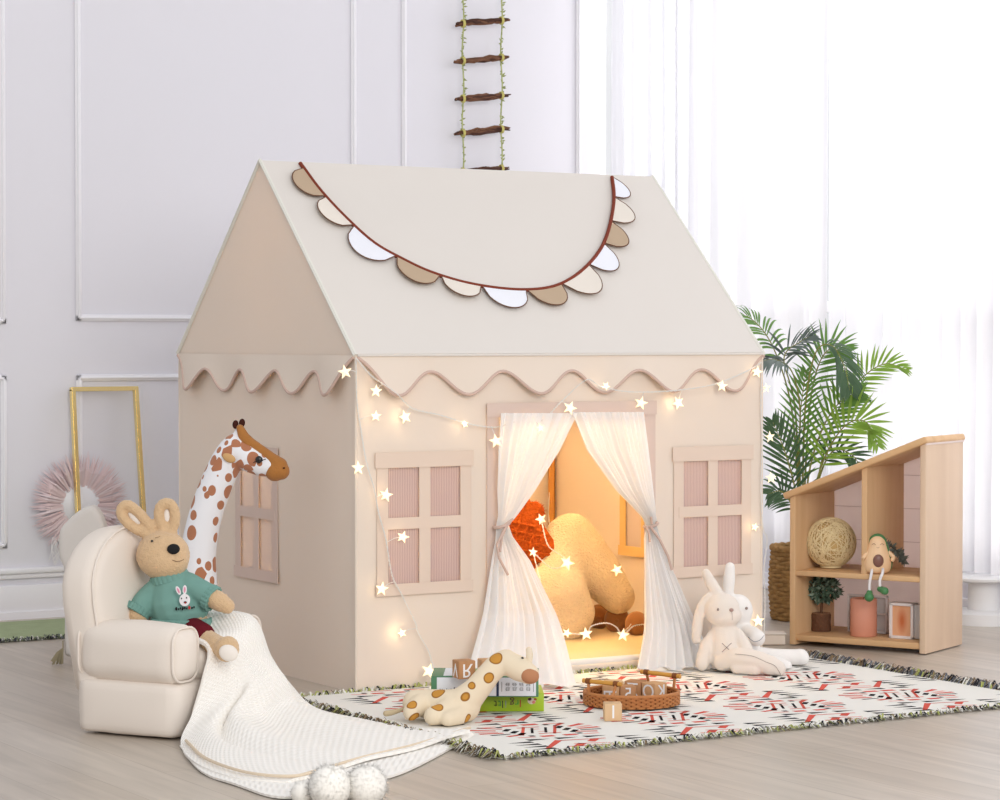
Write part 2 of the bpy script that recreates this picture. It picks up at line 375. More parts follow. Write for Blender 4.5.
# windows behind the sheers
def window(n, axis, pos, a0, a1, z0, z1, bars, rails):
    g = G()
    def b(u0, u1, w0, w1, t=.05):
        if axis == 'x': g.box((pos+.06, (u0+u1)/2, (w0+w1)/2), (t, u1-u0, w1-w0), r=.004)
        else: g.box(((u0+u1)/2, pos+.06, (w0+w1)/2), (u1-u0, t, w1-w0), r=.004)
    b(a0, a0+.05, z0, z1); b(a1-.05, a1, z0, z1); b(a0, a1, z0, z0+.05); b(a0, a1, z1-.05, z1)
    for x in bars: b(x-.025, x+.025, z0, z1, .045)
    for z in rails: b(a0, a1, z-.02, z+.02, .045)
    return struct('window_%d' % n, g, WHITE)
window(1, 'x', XR, -1.3, 1.98, .25, 2.6, (-.5, .35, 1.2), (1.02,)); window(2, 'y', YB, 2.14, 2.52, .25, 2.6, (), (1.42,))
GLASS = mat('clear glazing', (.95, .97, 1), .05, .5, None, 0, alpha=.92)
g = G(); g.box((XR+.06, .34, 1.42), (.006, 3.2, 2.3)); struct('window_3', g, GLASS, smooth=False)
g = G(); g.box((2.33, YB+.06, 1.42), (.36, .006, 2.3)); struct('window_4', g, GLASS, smooth=False)

# sheer curtains along the bay: two hung lengths
def hung(path, n_fold, z0, z1, amp, wid=240):
    P = spl(path, wid); rows = []
    for k in range(15):
        t = k/14; z = z1+(z0-z1)*t; row = []
        for i, p in enumerate(P):
            a = P[max(0, i-1)]; b = P[min(wid, i+1)]; t2 = (b-a).normalized(); nr = Vector((-t2.y, t2.x, 0)); u = i/wid
            w = math.sin(2*PI*n_fold*u+1.3*math.sin(5*u*PI)+.25*math.sin(3*t+u*9)) + .35*math.sin(2*PI*n_fold*2.3*u+1)
            row.append(Vector((p.x, p.y, z))+nr*amp*w*(.75+.35*t))
        rows.append(row)
    return rows
g = G(); g.sheet(hung([(2.10, 1.93, 0), (2.24, 1.90, 0), (2.36, 1.80, 0), (2.42, 1.55, 0), (2.43, 1.1, 0)], 11, .16, 2.6, .020))
tag(put('sheer_curtain', g, SHEER, solid=.0015), 'white sheer window curtain hanging in the corner behind the playhouse roof', 'curtain', 'white sheer window curtains')
g = G(); g.sheet(hung([(2.44, 1.12, 0), (2.45, .5, 0), (2.45, -.2, 0), (2.45, -1.4, 0)], 21, .16, 2.6, .022, 360))
tag(put('sheer_curtain', g, SHEER, solid=.0015), 'white sheer window curtain hanging behind the palm and wooden shelf', 'curtain', 'white sheer window curtains')
# low round-topped white stand by the window
t = thing('round_stand', 'low round-topped white stand on the floor under the sheer curtain', 'stand', (2.45, .335, 0))
put('top', G().lathe([(0, .137), (.098, .137), (.107, .142), (.108, .149), (.102, .154), (0, .155)], 40), WHITE, t)
put('column', G().lathe([(.0, .045), (.052, .045), (.05, .13), (.06, .137), (0, .137)], 28), WHITE, t)
put('base', G().lathe([(0, 0), (.098, 0), (.098, .035), (.085, .045), (0, .045)], 40), WHITE, t)

# ================================================================== PLAYHOUSE
HW, HD, HE, HR = 1.30, 1.085, .865, 1.391
house = thing('playhouse', 'cream canvas play house with gabled roof, scalloped valance and curtained doorway', 'play house')
def cloth_wall(us, vs, holes, to3, step=.03, amp=.003, seed=0):
    """flat cloth with openings, gently rumpled; us, vs are cut lines"""
    def fine(c):
        o = []
        for a, b in zip(c, c[1:]):
            n = max(1, round((b-a)/step)); o += [a+(b-a)*i/n for i in range(n)]
        return o+[c[-1]]
    U = fine(us); V = fine(vs); g = G(); idx = {}
    def vert(i, j):
        if (i, j) not in idx:
            u, v = U[i], V[j]; e = min(u-U[0], U[-1]-u, v-V[0], V[-1]-v); w = amp*min(1, max(0, e)/.06)
            dz = w*noise.noise(Vector((u*4+seed, v*3, seed)))
            idx[(i, j)] = len(g.v); g.v.append(to3(u, v, dz))
        return idx[(i, j)]
    for i in range(len(U)-1):
        for j in range(len(V)-1):
            cu, cv = (U[i]+U[i+1])/2, (V[j]+V[j+1])/2
            if any(a < cu < b and c < cv < d for a, b, c, d in holes): continue
            g.f.append((vert(i, j), vert(i+1, j), vert(i+1, j+1), vert(i, j+1))); g.m.append(0)
    return g
WN = [(.055, .343, .245, .615), (.990, 1.263, .245, .608)]; DR = (.395, .918, .0, .715)
g = cloth_wall([0, .075, .32, .395, .918, 1.01, 1.245, HW], [0, .265, .595, .715, HE],
               [(.075, .32, .265, .595), (1.01, 1.245, .265, .595), DR], lambda u, v, d: Vector((u, -d, v)), seed=1)
put('front_wall', g, CANVAS, house, solid=.003)
SW = (.435, .705, .245, .612)
g = cloth_wall([0, .455, .685, HD], [0, .265, .595, HE], [(.455, .685, .265, .595)], lambda u, v, d: Vector((-d, u, v)), seed=4)
g.add([(0, 0, HE), (0, HD, HE), (0, HD/2, HR)], [(0, 1, 2)])
put('left_wall', g, CANVAS, house, solid=.003)
g = cloth_wall([0, .455, .685, HD], [0, .265, .595, HE], [(.455, .685, .265, .595)], lambda u, v, d: Vector((HW+d, u, v)), seed=7)
g.add([(HW, 0, HE), (HW, HD, HE), (HW, HD/2, HR)], [(0, 1, 2)])
put('right_wall', g, CANVAS, house, solid=.003)
g = cloth_wall([0, HW], [0, HE], [], lambda u, v, d: Vector((u, HD+d, v)), seed=9)
put('back_wall', g, CANVAS, house, solid=.003)
sl = math.hypot(HD/2, HR-HE)
for nm, s_ in (('roof_slope', 0), ('roof_slope', 1)):
    rows = []
    for j in range(25):
        v = j/24; row = []
        for i in range(53):
            u = i/52; e = min(u, 1-u, v, 1-v); sag = -.006*min(1, e/.12)+.0025*noise.noise(Vector((u*5, v*4, 3+s_)))*min(1, e/.1)
            y = v*HD/2; z = HE+v*(HR-HE); n_ = Vector((0, -(HR-HE), HD/2)).normalized()
            p = Vector((-.008+u*(HW+.016), y, z))+n_*(sag+.004)
            if s_: p.y = HD-p.y
            row.append(p)
        rows.append(row)
    put(nm, G().sheet(rows), ROOFC, house, solid=.003)
# gable bindings and corner seams
def gable_binding(x):
    return G().tube([(x, -.004, HE), (x, HD/2, HR+.004), (x, HD+.004, HE)], .006, 6)
for x in (-.004, HW+.004): put('roof_binding', gable_binding(x), mat('pale roof binding', srgb(226, 224, 216), .9, .1) if x < 0 else MATS['pale roof binding'], house)
for x, y in ((0, 0), (HW, 0), (0, HD), (HW, HD)): put('corner_seam', G().tube([(x, y, .004), (x, y, HE)], .0045, 8), CANVAS, house)
put('base_tube', G().tube([(.02, .012, .013), (HW-.02, .012, .013), (HW-.02, HD-.012, .013), (.02, HD-.012, .013)], .012, 8, closed=True), CANVAS, house)
put('eave_seam', G().tube([(0, -.010, HE), (HW, -.010, HE)], .003, 6), ROOFC, house)
POLE = mat('pine pole', srgb(200, 140, 70), .6, .3)
for x, y in ((.02, .02), (HW-.02, .02), (.02, HD-.02), (HW-.02, HD-.02), (.5, HD-.02)):
    put('tent_pole', G().tube([(x, y, .01), (x, y, HE-.01)], .011, 10), POLE, house)
put('ridge_pole', G().tube([(.01, HD/2, HR-.02), (HW-.01, HD/2, HR-.02)], .011, 10), POLE, house)
# valances
def valance(L, nlow, to3, flare):
    per = L/nlow; nn = 24*nlow; rows = []; low = []
    def depth(u):
        d = .073-.030*math.cos(2*PI*u/per); e = min(u, L-u)
        if e < per*.5: d *= .12+.88*math.sin(min(1, e/(per*.42))*PI/2)
        return d
    for k in range(7):
        t = k/6; row = []
        for i in range(nn+1):
            u = L*i/nn; d = depth(u)*t
            off = .006+flare*d*6*(1+.55*math.sin(2*PI*u/per*.5+.6))+.004*t*math.sin(u*23)
            row.append(to3(u, HE-d, off))
        rows.append(row); low = row
    return G().sheet(rows), low
for L, nl, f in ((HW, 6, lambda u, z, o: Vector((u, -o, z))), (HD, 5, lambda u, z, o: Vector((-o, u, z))),
                 (HW, 6, lambda u, z, o: Vector((u, HD+o, z))), (HD, 5, lambda u, z, o: Vector((HW+o, u, z)))):
    g, low = valance(L, nl, f, .030)
    v = put('valance', g, CANVAS, house, solid=.002)
    put('piping', G().tube(low, .0043, 8), PIPE, v)
# windows of the house
SCREEN = None
def screen_mat(dr='X', c1=(176, 150, 150), c2=(212, 190, 188), name='mauve insect screen'):
    m, nt, b = nodes(name)
    tc = N(nt, 'ShaderNodeTexCoord'); w = N(nt, 'ShaderNodeTexWave', wave_type='BANDS', bands_direction=dr); w.inputs['Scale'].default_value = 62; w.inputs['Distortion'].default_value = 1.2; w.inputs['Detail'].default_value = 1
    nt.links.new(tc.outputs['Object'], w.inputs['Vector'])
    mx = N(nt, 'ShaderNodeMixRGB'); mx.inputs[1].default_value = c4(srgb(*c1)); mx.inputs[2].default_value = c4(srgb(*c2))
    nt.links.new(w.outputs['Fac'], mx.inputs[0]); nt.links.new(mx.outputs[0], b.inputs['Base Color'])
    b.inputs['Roughness'].default_value = .8; b.inputs['Specular IOR Level'].default_value = .15
    tp = N(nt, 'ShaderNodeBsdfTransparent'); ms = N(nt, 'ShaderNodeMixShader'); ms.inputs[0].default_value = .12
    nt.links.new(b.outputs[0], ms.inputs[1]); nt.links.new(tp.outputs[0], ms.inputs[2]); nt.links.new(ms.outputs[0], nt.nodes['Material Output'].inputs['Surface'])
    return m
SCREEN = screen_mat(); SCREENS = screen_mat('Y', (212, 192, 184), (234, 218, 210), 'pale side screen')
def house_window(a0, a1, z0, z1, to3, tape, out):
    """tape frame sewn on the wall (its lower and upper bands longer), cross bars, screen behind"""
    g = G(); am = (a0+a1)/2; zm = z0+(z1-z0)*.5
    def band(u0, u1, w0, w1, o0):
        n = max(2, int((u1-u0)/.02)); m_ = max(2, int((w1-w0)/.02)); R2 = []
        for j in range(m_+1):
            R2.append([to3(u0+(u1-u0)*i/n, w0+(w1-w0)*j/m_, o0+.0008*noise.noise(Vector((u0+i*.3, w0+j*.3, 5)))) for i in range(n+1)])
        g.sheet(R2)
    band(a0+.003, a0+.036, z0, z1, .005); band(a1-.036, a1-.003, z0, z1, .005); band(am-.0165, am+.0165, z0, z1, .0055)
    band(a0+.02, a1-.02, zm-.014, zm+.016, .0062); band(a0-.003, a1+.003, z1-.040, z1, .0078); band(a0-.001, a1+.001, z0, z0+.030, .0078)
    f = put('window', g, tape, house, solid=.0014)
    put('mesh_screen', G().sheet([[to3(u, w, -.001) for u in (a0+.01, am, a1-.01)] for w in (z0+.01, zm, z1-.01)]), SCREEN if tape is FRAMEC else SCREENS, f)
    return f
house_window(*WN[0], lambda u, z, o: Vector((u, -o, z)), FRAMEC, -1)
house_window(*WN[1], lambda u, z, o: Vector((u, -o, z)), FRAMEC, -1)
house_window(*SW, lambda u, z, o: Vector((-o, u, z)), PINK, -1)
house_window(*SW, lambda u, z, o: Vector((HW+o, u, z)), PINK, 1)
house_window(*SW, lambda u, z, o: Vector((HW-o, u, z)), mat('golden cotton tape', srgb(226, 190, 130), .9, .1), 1)
# doorway tape
def tape(u0, u1, z0, z1, o):
    g = G(); nz = max(2, int((z1-z0)/.03)); nu = max(2, int((u1-u0)/.03))
    g.sheet([[Vector((u0+(u1-u0)*i/nu, -o-.0015*noise.noise(Vector((i*.4, j*.3, u0*9))), z0+(z1-z0)*j/nz)) for i in range(nu+1)] for j in range(nz+1)]); return g
put('door_tape', tape(.388, .425, .004, .735, .006), PINK, house, solid=.0015)
put('door_tape', tape(.893, .930, .004, .735, .006), PINK, house, solid=.0015)
put('door_tape', tape(.386, .932, .700, .738, .009), PINK, house, solid=.0015)
# gathered door curtains
def door_curtain(tab, bottom, tie_py, nf, phase):
    rows = []; nc = 170
    for k in range(70):
        py = tab[0][0]+(tab[-1][0]-tab[0][0])*k/69; lx, rx, dy, amp = interp(tab, py)
        A = gy(lx, py, -.018); B = gy(rx, py, -.018); row = []
        for i in range(nc+1):
            s_ = i/nc; p = A.lerp(B, s_)
            w = math.sin(2*PI*nf*s_+phase+.5*math.sin(k*.07+s_*4))*(.7+.5*math.sin(s_*11+phase))+.4*math.sin(2*PI*nf*1.9*s_+2*phase)
            p = p + Vector((0, -dy*(.4+.6*s_ if phase < 1 else 1)-amp*(1+w), 0)); p.y = min(p.y, -.009)
            row.append(p)
        rows.append(row)
    last = rows[-1]; prev = rows[-4]; n0 = 26
    for k in range(1, n0+1):
        t = k/n0; row = []
        for i in range(nc+1):
            s_ = i/nc; tgt = bottom[0].lerp(bottom[1], s_); w = math.sin(2*PI*nf*s_+phase+.5*math.sin(4.8+s_*4)+.4*t*math.sin(s_*17))
            sl_ = (last[i]-prev[i])/3; guide = last[i]+sl_*k*(1-t)*1.0
            p = last[i].lerp(tgt, t)*t+(last[i].lerp(tgt, t)*.6+guide*.4)*(1-t)
            p = p+Vector((0, -.011*w*t, 0)); fl_ = .007+.005*(1+math.sin(2*PI*3*s_+phase))
            p.z = max(p.z, fl_) if k < n0 else fl_
            row.append(p)
        rows.append(row)
    base_ = rows[-1]
    for k in range(1, 4): rows.append([p+Vector((0, -.010*k*(1+.5*math.sin(i*.15+phase)), .0015*math.sin(i*.3+k))) for i, p in enumerate(base_)])
    return G().sheet(rows)
cl = door_curtain([(413, 498, 575, 0, .010), (450, 495, 557, 0, .010), (490, 494, 532, .004, .009), (516, 496, 514, .004, .006), (525, 495, 507, .002, .005), (536, 494, 510, .004, .006),
                   (560, 489, 526, .012, .006), (590, 483, 538, .020, .010), (612, 479, 548, .024, .011)], (gz(462, 693, 0), gz(577, 689, 0)), 525, 8, .3)
o1 = put('door_curtain', cl, VOILE, house)
cr_ = door_curtain([(412, 568, 641, 0, .010), (450, 584, 646, 0, .010), (490, 613, 650, .004, .009), (517, 640, 654, .004, .006), (526, 645, 655, .002, .005), (538, 642, 658, .004, .006),
                    (560, 641, 665, .010, .006), (600, 638, 680, .018, .010), (620, 637, 688, .022, .011)], (gz(634, 674, 0), gz(714, 671, 0)), 526, 8, 1.7)
o2 = put('door_curtain', cr_, VOILE, house)
def tieback(cx, cy, w, o, tails):
    c = gy(cx, cy, -.024); g = G(); r = w*.5
    g.tube([c+Vector((r*math.cos(a), -.004-.013*math.sin(a)*1.4, .006*math.cos(a))) for a in [2*PI*i/20 for i in range(20)]], .0042, 6, closed=True)
    for tp in tails: g.tube([gy(x, y, -.045-.004*i) for i, (x, y) in enumerate(tp)], .0035, 6)
    put('tieback', g, PIPE, o)
tieback(501, 525, .042, o1, [[(508, 524), (503, 532), (497, 545), (499, 558), (508, 575)], [(508, 524), (502, 536), (500, 552)], [(505, 525), (513, 519)]])
tieback(650, 525, .038, o2, [[(646, 526), (649, 533), (650, 542)], [(650, 526), (660, 540), (668, 556), (672, 570)], [(652, 524), (651, 517)]])

# padded mat on the floor of the house
t = thing('floor_mat', 'padded beige floor mat with white edge inside the playhouse doorway', 'floor mat', (.65, .53, 0))
def mat_top():
    rows = []
    for j in range(31):
        v = j/30; row = []
        for i in range(41):
            u = i/40; e = min(u*1.2, (1-u)*1.2, v, 1-v); z = .026+.020*min(1, (e/.05))**.5+.003*noise.noise(Vector((u*7, v*6, 2)))
            row.append(Vector((-.59+1.18*u, -.50+.98*v, z)))
        rows.append(row)
    return G().sheet(rows)
put('pad', mat_top(), mat('beige quilted cotton', srgb(232, 208, 164), .9, .1, ('noise', 60, .15, .003), .03, 12), t)
put('border', G().tube([(-.59, -.50, .025), (.59, -.50, .025), (.59, .48, .025), (-.59, .48, .025)], .0135, 10, closed=True), mat('white cotton edging', (.86, .84, .82), .9, .1), t)

# ================================================================== SCALLOPED GARLAND ON THE ROOF
nrm = Vector((0, -(HR-HE), HD/2)).normalized()
def on_roof(px, py, h=.0075): return hit(px, py, Vector((0, 0, HE))+nrm*h, nrm)
cord_px = [(300, 163), (320, 190), (345, 217), (374, 243), (404, 260), (430, 272), (462, 282), (495, 288), (526, 290), (552, 287), (572, 278), (588, 265), (600, 250), (607, 235), (612, 215), (614, 196), (612, 177)]
bun = thing('garland', 'scalloped fabric garland of brown cord and half-moon flags hung across the roof', 'garland', on_roof(495, 288))
org = bun.location.copy()
cord = [p-org for p in spl([on_roof(*q, .009) for q in cord_px], 90)]
put('cord', G().tube(cord, .0055, 8), mat('rust brown cord', srgb(128, 60, 44), .8, .2, ('noise', 300, .3, .002), .1), bun)
FB = mat('beige felt', srgb(190, 168, 144), .95, .05); FC = mat('cream felt', srgb(232, 224, 214), .95, .05); FWt = mat('white felt', srgb(238, 240, 248), .95, .05)
FE = mat('brown stitched edging', srgb(112, 82, 66), .9, .1)
# flag ends along the cord (pixel of the two chord ends), colour, tilt
cum = [0.0]
for a, b in zip(cord, cord[1:]): cum.append(cum[-1]+(b-a).length)
def at_len(s_):
    for i in range(len(cum)-1):
        if cum[i+1] >= s_: return cord[i].lerp(cord[i+1], (s_-cum[i])/(cum[i+1]-cum[i]))
    return cord[-1]
def near_len(px, py):
    q = on_roof(px, py)-org; return min(range(len(cord)), key=lambda i: (cord[i]-q).length)
ends = [(300, 166), (328, 195), (358, 222), (398, 248), (439, 269), (482, 285), (524, 290), (562, 284), (587, 266), (604, 244), (612, 221), (614, 198), (612, 179)]
cols = [FB, FC, FWt, FB, FC, FWt, FB, FC, FWt, FB, FC, FWt]
for k in range(12):
    a = cum[near_len(*ends[k])]+.002; b = cum[near_len(*ends[k+1])]-.001
    A = at_len(a); B = at_len(b); n_ = 14
    chord = [at_len(a+(b-a)*i/n_) for i in range(n_+1)]
    dx = (B-A); L = dx.length; dx.normalize(); dn = nrm.cross(dx); 
    if dn.dot(Vector((0, -1, -1))) < 0: dn = -dn
    if k > 7 and dn.x < 0: dn = -dn
    down = Vector((0, -HD/2, -(HR-HE))).normalized()
    sk = down*(.35 if k > 6 else .08)
    rows = []; rim = []
    for j in range(9):
        t_ = j/8; row = []
        for i in range(n_+1):
            u = i/n_; w = math.sqrt(max(0, 1-(2*u-1)**2)); dep = L*.56*w**.9
            row.append(chord[i]+(dn+sk*u).normalized()*dep*t_+nrm*(.0015+.003*t_*w*(1+math.sin(k*2.1))))
        rows.append(row); rim = row
    fl = put('flag', G().sheet(rows), cols[k], bun, solid=.0012)
    put('edging', G().tube(rim, .0017, 6), FE, fl)

# ================================================================== FAIRY LIGHTS
def star_geo(c, ux, uy, r):
    ux = Vector(ux).normalized(); uy = Vector(uy).normalized(); uz = ux.cross(uy); vs = []; fs = []
    for i in range(10):
        a = PI/2+PI*i/5; q = r if i % 2 == 0 else r*.42; vs.append(Vector(c)+ux*math.cos(a)*q+uy*math.sin(a)*q)
    vs += [Vector(c)+uz*r*.3, Vector(c)-uz*r*.3]
    for i in range(10): fs += [(i, (i+1) % 10, 10), ((i+1) % 10, i, 11)]
    return vs, fs
def fairy(name, label, wire, stars, parent_loc, pw):
    t = thing(name, label, 'fairy lights', parent_loc); o = Vector(parent_loc)
    g = G()
    for w in wire:
        P = [p-o for p in spl(w, 14*(len(w)-1))]
        P2 = [p+Vector((.0016*math.sin(i*1.9), .0008*math.cos(i*1.9), .0016*math.cos(i*1.7))) for i, p in enumerate(P)]
        g.tube(P2, .0011, 5); g.tube([p-(q-p)*.9 for p, q in zip(P, P2)], .0009, 5)
    put('wire', g, WIRE, t)
    for c, r, hang, tilt, glow in stars:
        c = Vector(c)-o; q = Euler((rnd.uniform(-.3, .3), tilt*.0+rnd.uniform(-.35, .35), 0))
        ux = q.to_matrix() @ Vector((math.cos(tilt), math.sin(tilt), 0)); uy = q.to_matrix() @ Vector((0, 0, 1))
        ux = (RV*math.cos(tilt)+FH*math.sin(tilt)).normalized(); ang = rnd.uniform(-.5, .5)
        uy = (Vector((0, 0, 1))*math.cos(ang)+ux*math.sin(ang)); ux = ux*math.cos(ang)-Vector((0, 0, 1))*math.sin(ang)
        s_ = put('star', G().add(*star_geo(c, ux, uy, r)), STARW, t, smooth=False)
        put('bulb', G().ell(c, (.0034, .0034, .006), n=8, m=6), STAR, s_)
        if hang is not None: put('lead', G().tube([c, c+(Vector(hang)-o-c)*.5+Vector((0, 0, .004)), Vector(hang)-o], .0009, 5), WIRE, s_)
        if glow:
            l = bpy.data.lights.new('star_glow', 'POINT'); l.energy = pw*glow; l.color = (1, .75, .42); l.shadow_soft_size = .006
            lo = bpy.data.objects.new('star_glow', l); C.objects.link(lo); lo.parent = t; lo.location = c+(RV*-.1-FH).normalized()*.010
wy = lambda x, y, d=-.022: gy(x, y, d)
wire = [[wy(356, 358, -.03), wy(372, 376, -.05), wy(395, 392, -.05), wy(412, 408), wy(440, 415), wy(470, 424), wy(497, 427), wy(520, 420), wy(541, 421), wy(560, 403, -.03), wy(586, 380, -.04), wy(600, 386, -.046), wy(622, 391, -.045), wy(650, 392, -.045), wy(680, 390, -.045), wy(715, 384, -.045), wy(745, 372, -.04), wy(762, 362, -.02)],
        [wy(356, 360, -.02), wy(357, 400, -.012), wy(361, 430, -.012), wy(366, 460), wy(374, 488), wy(378, 510), wy(386, 540), wy(392, 575), wy(402, 595), wy(415, 622), wy(418, 632), wy(428, 650), wy(434, 668, -.03), wy(440, 668, -.05)],
        [wy(762, 362, -.01), wy(761, 400, -.012), wy(762, 440, -.014), wy(761, 490, -.014), wy(763, 527, -.014), wy(767, 540, .0), wy(764, 570, -.014), wy(765, 600, -.014), wy(764, 640, -.012)]]
SO = [(345, 372, 9, -.03), (376, 391, 8, -.035), (376, 416, 7, -.02), (405, 417, 9, -.022), (465, 424, 5, -.022), (496, 441, 9, -.045), (540, 428, 7, -.045), (570, 408, 9, -.045), (606, 386, 6, -.045), (641, 403, 9, -.03), (678, 403, 9, -.02), (722, 386, 8, -.045), (757, 372, 8, -.02), (766, 388, 7, 0),
      (358, 468, 9, -.012), (386, 495, 9, -.022), (403, 537, 8, -.022), (382, 589, 9, -.022), (402, 633, 6, -.018), (429, 671, 10, -.05), (770, 437, 8, -.01), (771, 478, 8, -.01), (755, 527, 6, -.016), (758, 621, 9, -.018)]
k_ = 6.9/FPX
stars = []
for i, (x, y, r, d) in enumerate(SO):
    c = gy(x, y, d); best = min((p for w in wire for p in spl(w, 14*(len(w)-1))), key=lambda p: (p-c).length)
    stars.append((c, r*k_*.80, best if (best-c).length > .004 else None, rnd.uniform(-.5, .5), 0 if i in (0, 20, 21, 13) else (1.6 if i in (3, 10, 18, 23) else .3 if i in (5, 6, 7, 9) else .8)))
fairy('star_string_lights', 'string of lit warm star lights draped along the outside of the playhouse front', wire, stars, gy(560, 403, -.03), .020)

# ================================================================== INSIDE THE HOUSE
# boucle cushion with two humps
V = Stand(568, 640, .046); V.o = V.o + FH*.02
cush = thing('lobed_cushion', 'big cream boucle cushion with rounded lobes leaning inside the doorway', 'cushion', V.o, V.rz)
g = G(); k = V.k
g.cap([V.l(571, 538, .19), V.l(584, 556, .18), V.l(602, 578, .17), V.l(618, 597, .16)], [26*k, 27*k, 24*k, 18*k], 18)
g.cap([V.l(568, 540, .19), V.l(561, 566, .15), V.l(556, 590, .10)], [26*k, 28*k, 30*k], 18)
g.cap([V.l(514, 592, .08), V.l(535, 598, .06), V.l(556, 600, .05), V.l(562, 618, .04)], [22*k, 32*k, 34*k, 27*k], 18)
g.cap([V.l(572, 584, .07), V.l(572, 612, .05)], [15*k, 24*k], 14)
blob('body', g, BOUCLE, cush, .006, 8)
# orange knitted cushion with pompoms
V = Stand(525, 640, .046); k = V.k
V.o = V.o + FH*.15
ob = thing('knit_cushion', 'rust orange cable-knit cushion with a pompom behind the left door curtain', 'cushion', V.o, V.rz)
ORANGE = mat('rust orange knit', srgb(182, 84, 30), .95, .05, ('vor', 120, .7, .006), .2, 30)
c = V.l(515, 545, .0); M = Matrix.Translation(c) @ Euler((.12, math.radians(58), 0)).to_matrix().to_4x4()
def cush_geo(w, h, t_):
    g = G(); n = 24
    for sg in (-1, 1):
        rows = []
        for j in range(n+1):
            row = []
            for i in range(n+1):
                u, v = 2*i/n-1, 2*j/n-1; b_ = max(0, (1-u*u)*(1-v*v))**.4
                row.append(Vector((u*w/2*(1-.06*(1-v*v)), sg*(b_*t_/2), v*h/2*(1-.06*(1-u*u)))))
            rows.append(row if sg < 0 else row[::-1])
        g.sheet(rows)
    return g
gg = cush_geo(.22, .22, .10); gg.v = [M @ v for v in gg.v]; body = put('body', gg, ORANGE, ob)
g = G()
for a in range(-3, 4):
    for sgn in (1, -1):
        pts = []
        for i in range(13):
            u = -1+2*i/12; x = u*.1; z = sgn*u*.1+a*.034
            if abs(z) > .1 or abs(x) > .1: continue
            b_ = max(0, (1-(x/.11)**2)*(1-(z/.11)**2))**.4
            pts.append(M @ Vector((x, -b_*.05-.001, z)))
        if len(pts) > 2: g.tube(pts, .0042, 6)
put('cable', g, ORANGE, body)
def pompom(c, r, n, R_):
    g = G(); g.ell(c, r*.90, n=24, m=16)
    for _ in range(n):
        d = Vector((R_.gauss(0, 1), R_.gauss(0, 1), R_.gauss(0, 1))).normalized(); s_ = d.orthogonal().normalized()*r*.026; s2 = d.cross(s_)
        p = Vector(c)+d*r*.84; L = r*R_.uniform(.95, 1.08); q = Vector(c)+d*L+Vector((R_.gauss(0, 1), R_.gauss(0, 1), R_.gauss(0, 1)))*r*.07
        g.add([p+s_, p-s_*.5+s2*.87, p-s_*.5-s2*.87, q], [(0, 1, 3), (1, 2, 3), (2, 0, 3)])
    return g
for q in ((537, 512, .02, 12), (532, 566, .0, 9)):
    put('pompom', pompom(V.l(q[0]-3, q[1], q[2]), q[3]*k, 420, rnd), ORANGE, ob, smooth=False)
# round brown plush cushions at the back of the mat
BROWN = mat('brown velvet', srgb(158, 106, 62), .9, .1, ('noise', 200, .3, .003), .12, 25, sheen=.2)
for i, (x, y, rx, ry, d, lab) in enumerate(((600, 621, 11, 12, .22, 'small round brown cushion against the cream lobed cushion'), (618, 623, 12, 13, .18, 'middle of the three round brown cushions on the mat'),
                                   (638, 627, 11, 12, .16, 'round brown cushion half hidden by the right door curtain'), (630, 608, 18, 7, .26, 'flat brown cushion lying on top of the round brown cushions'))):
    V = Stand(x, y+ry, .044); k = V.k
    t = thing('round_cushion', lab, 'cushion', V.o+FH*d*.5, V.rz, 'small round brown cushions on the mat')
    c = Vector((0, 0, ry*k)) if i < 3 else Vector((0, 0.0, ry*k))
    body = put('body', G().ell(c, (rx*k, .030 if i < 3 else .05, ry*k), n=28, m=16), BROWN, t)
    put('seam', G().tube([c+Vector((rx*k*1.0*math.cos(a), 0, ry*k*math.sin(a))) for a in [2*PI*j/28 for j in range(28)]], .0024, 6, closed=True), mat('tan seam', srgb(196, 146, 92), .9, .1) if i == 0 else MATS['tan seam'], body)
    put('button', G().ell(c+Vector((0, -.029 if i < 3 else -.049, 0)), (.006, .003, .006), n=10, m=6), BROWN, body)
# lights inside
def inside(px, py, y): return gy(px, py, y)
INS = [(541, 519, .36, 7, .5), (533, 552, .30, 6, .5), (567, 563, .22, 9, 1.2), (617, 570, .34, 8, .8), (554, 634, .10, 6, 1.0), (567, 633, .10, 6, 1.2), (586, 634, .07, 8, 1.0), (623, 635, .10, 8, .8)]
pts = {i: inside(q[0], q[1], q[2]) for i, q in enumerate(INS)}
wi = [[pts[0], inside(548, 545, .30), inside(562, 556, .24), pts[2], inside(552, 568, .26), pts[1]],
      [pts[1], inside(545, 600, .16), pts[4], pts[5], pts[6], inside(592, 626, .07), inside(606, 623, .08), inside(616, 627, .09), pts[7], inside(634, 626, .1), inside(650, 624, .12)],
      [pts[7], Vector((1.18, .5, .1)), Vector((1.25, 1.02, .3)), Vector((1.2, 1.0, .8)), Vector((.2, .62, 1.22)), Vector((.15, .5425, 1.28)), Vector((.4, .5425, 1.22)), Vector((.65, .5425, 1.26)), Vector((.9, .5425, 1.22)), Vector((1.15, .5425, 1.28))]]  # last run climbs to the added ridge stars, out of view
stars = [(pts[i], INS[i][3]*k_*.9, None, rnd.uniform(-.4, .4), INS[i][4]) for i in pts]
stars += [(Vector((x, .5425, 1.22)), .02, None, 0, 580) for x in (.3, .65, 1.0)] + [(Vector((.65, .36, 1.08)), .02, Vector((.65, .5425, 1.26)), 0, 330)]  # unseen stars added under the ridge to brighten the interior
fairy('star_string_lights', 'string of lit warm star lights lying on the cushions inside the playhouse, with added unseen stars under its ridge', wi, stars, Vector((.65, .5425, .6)), .014)
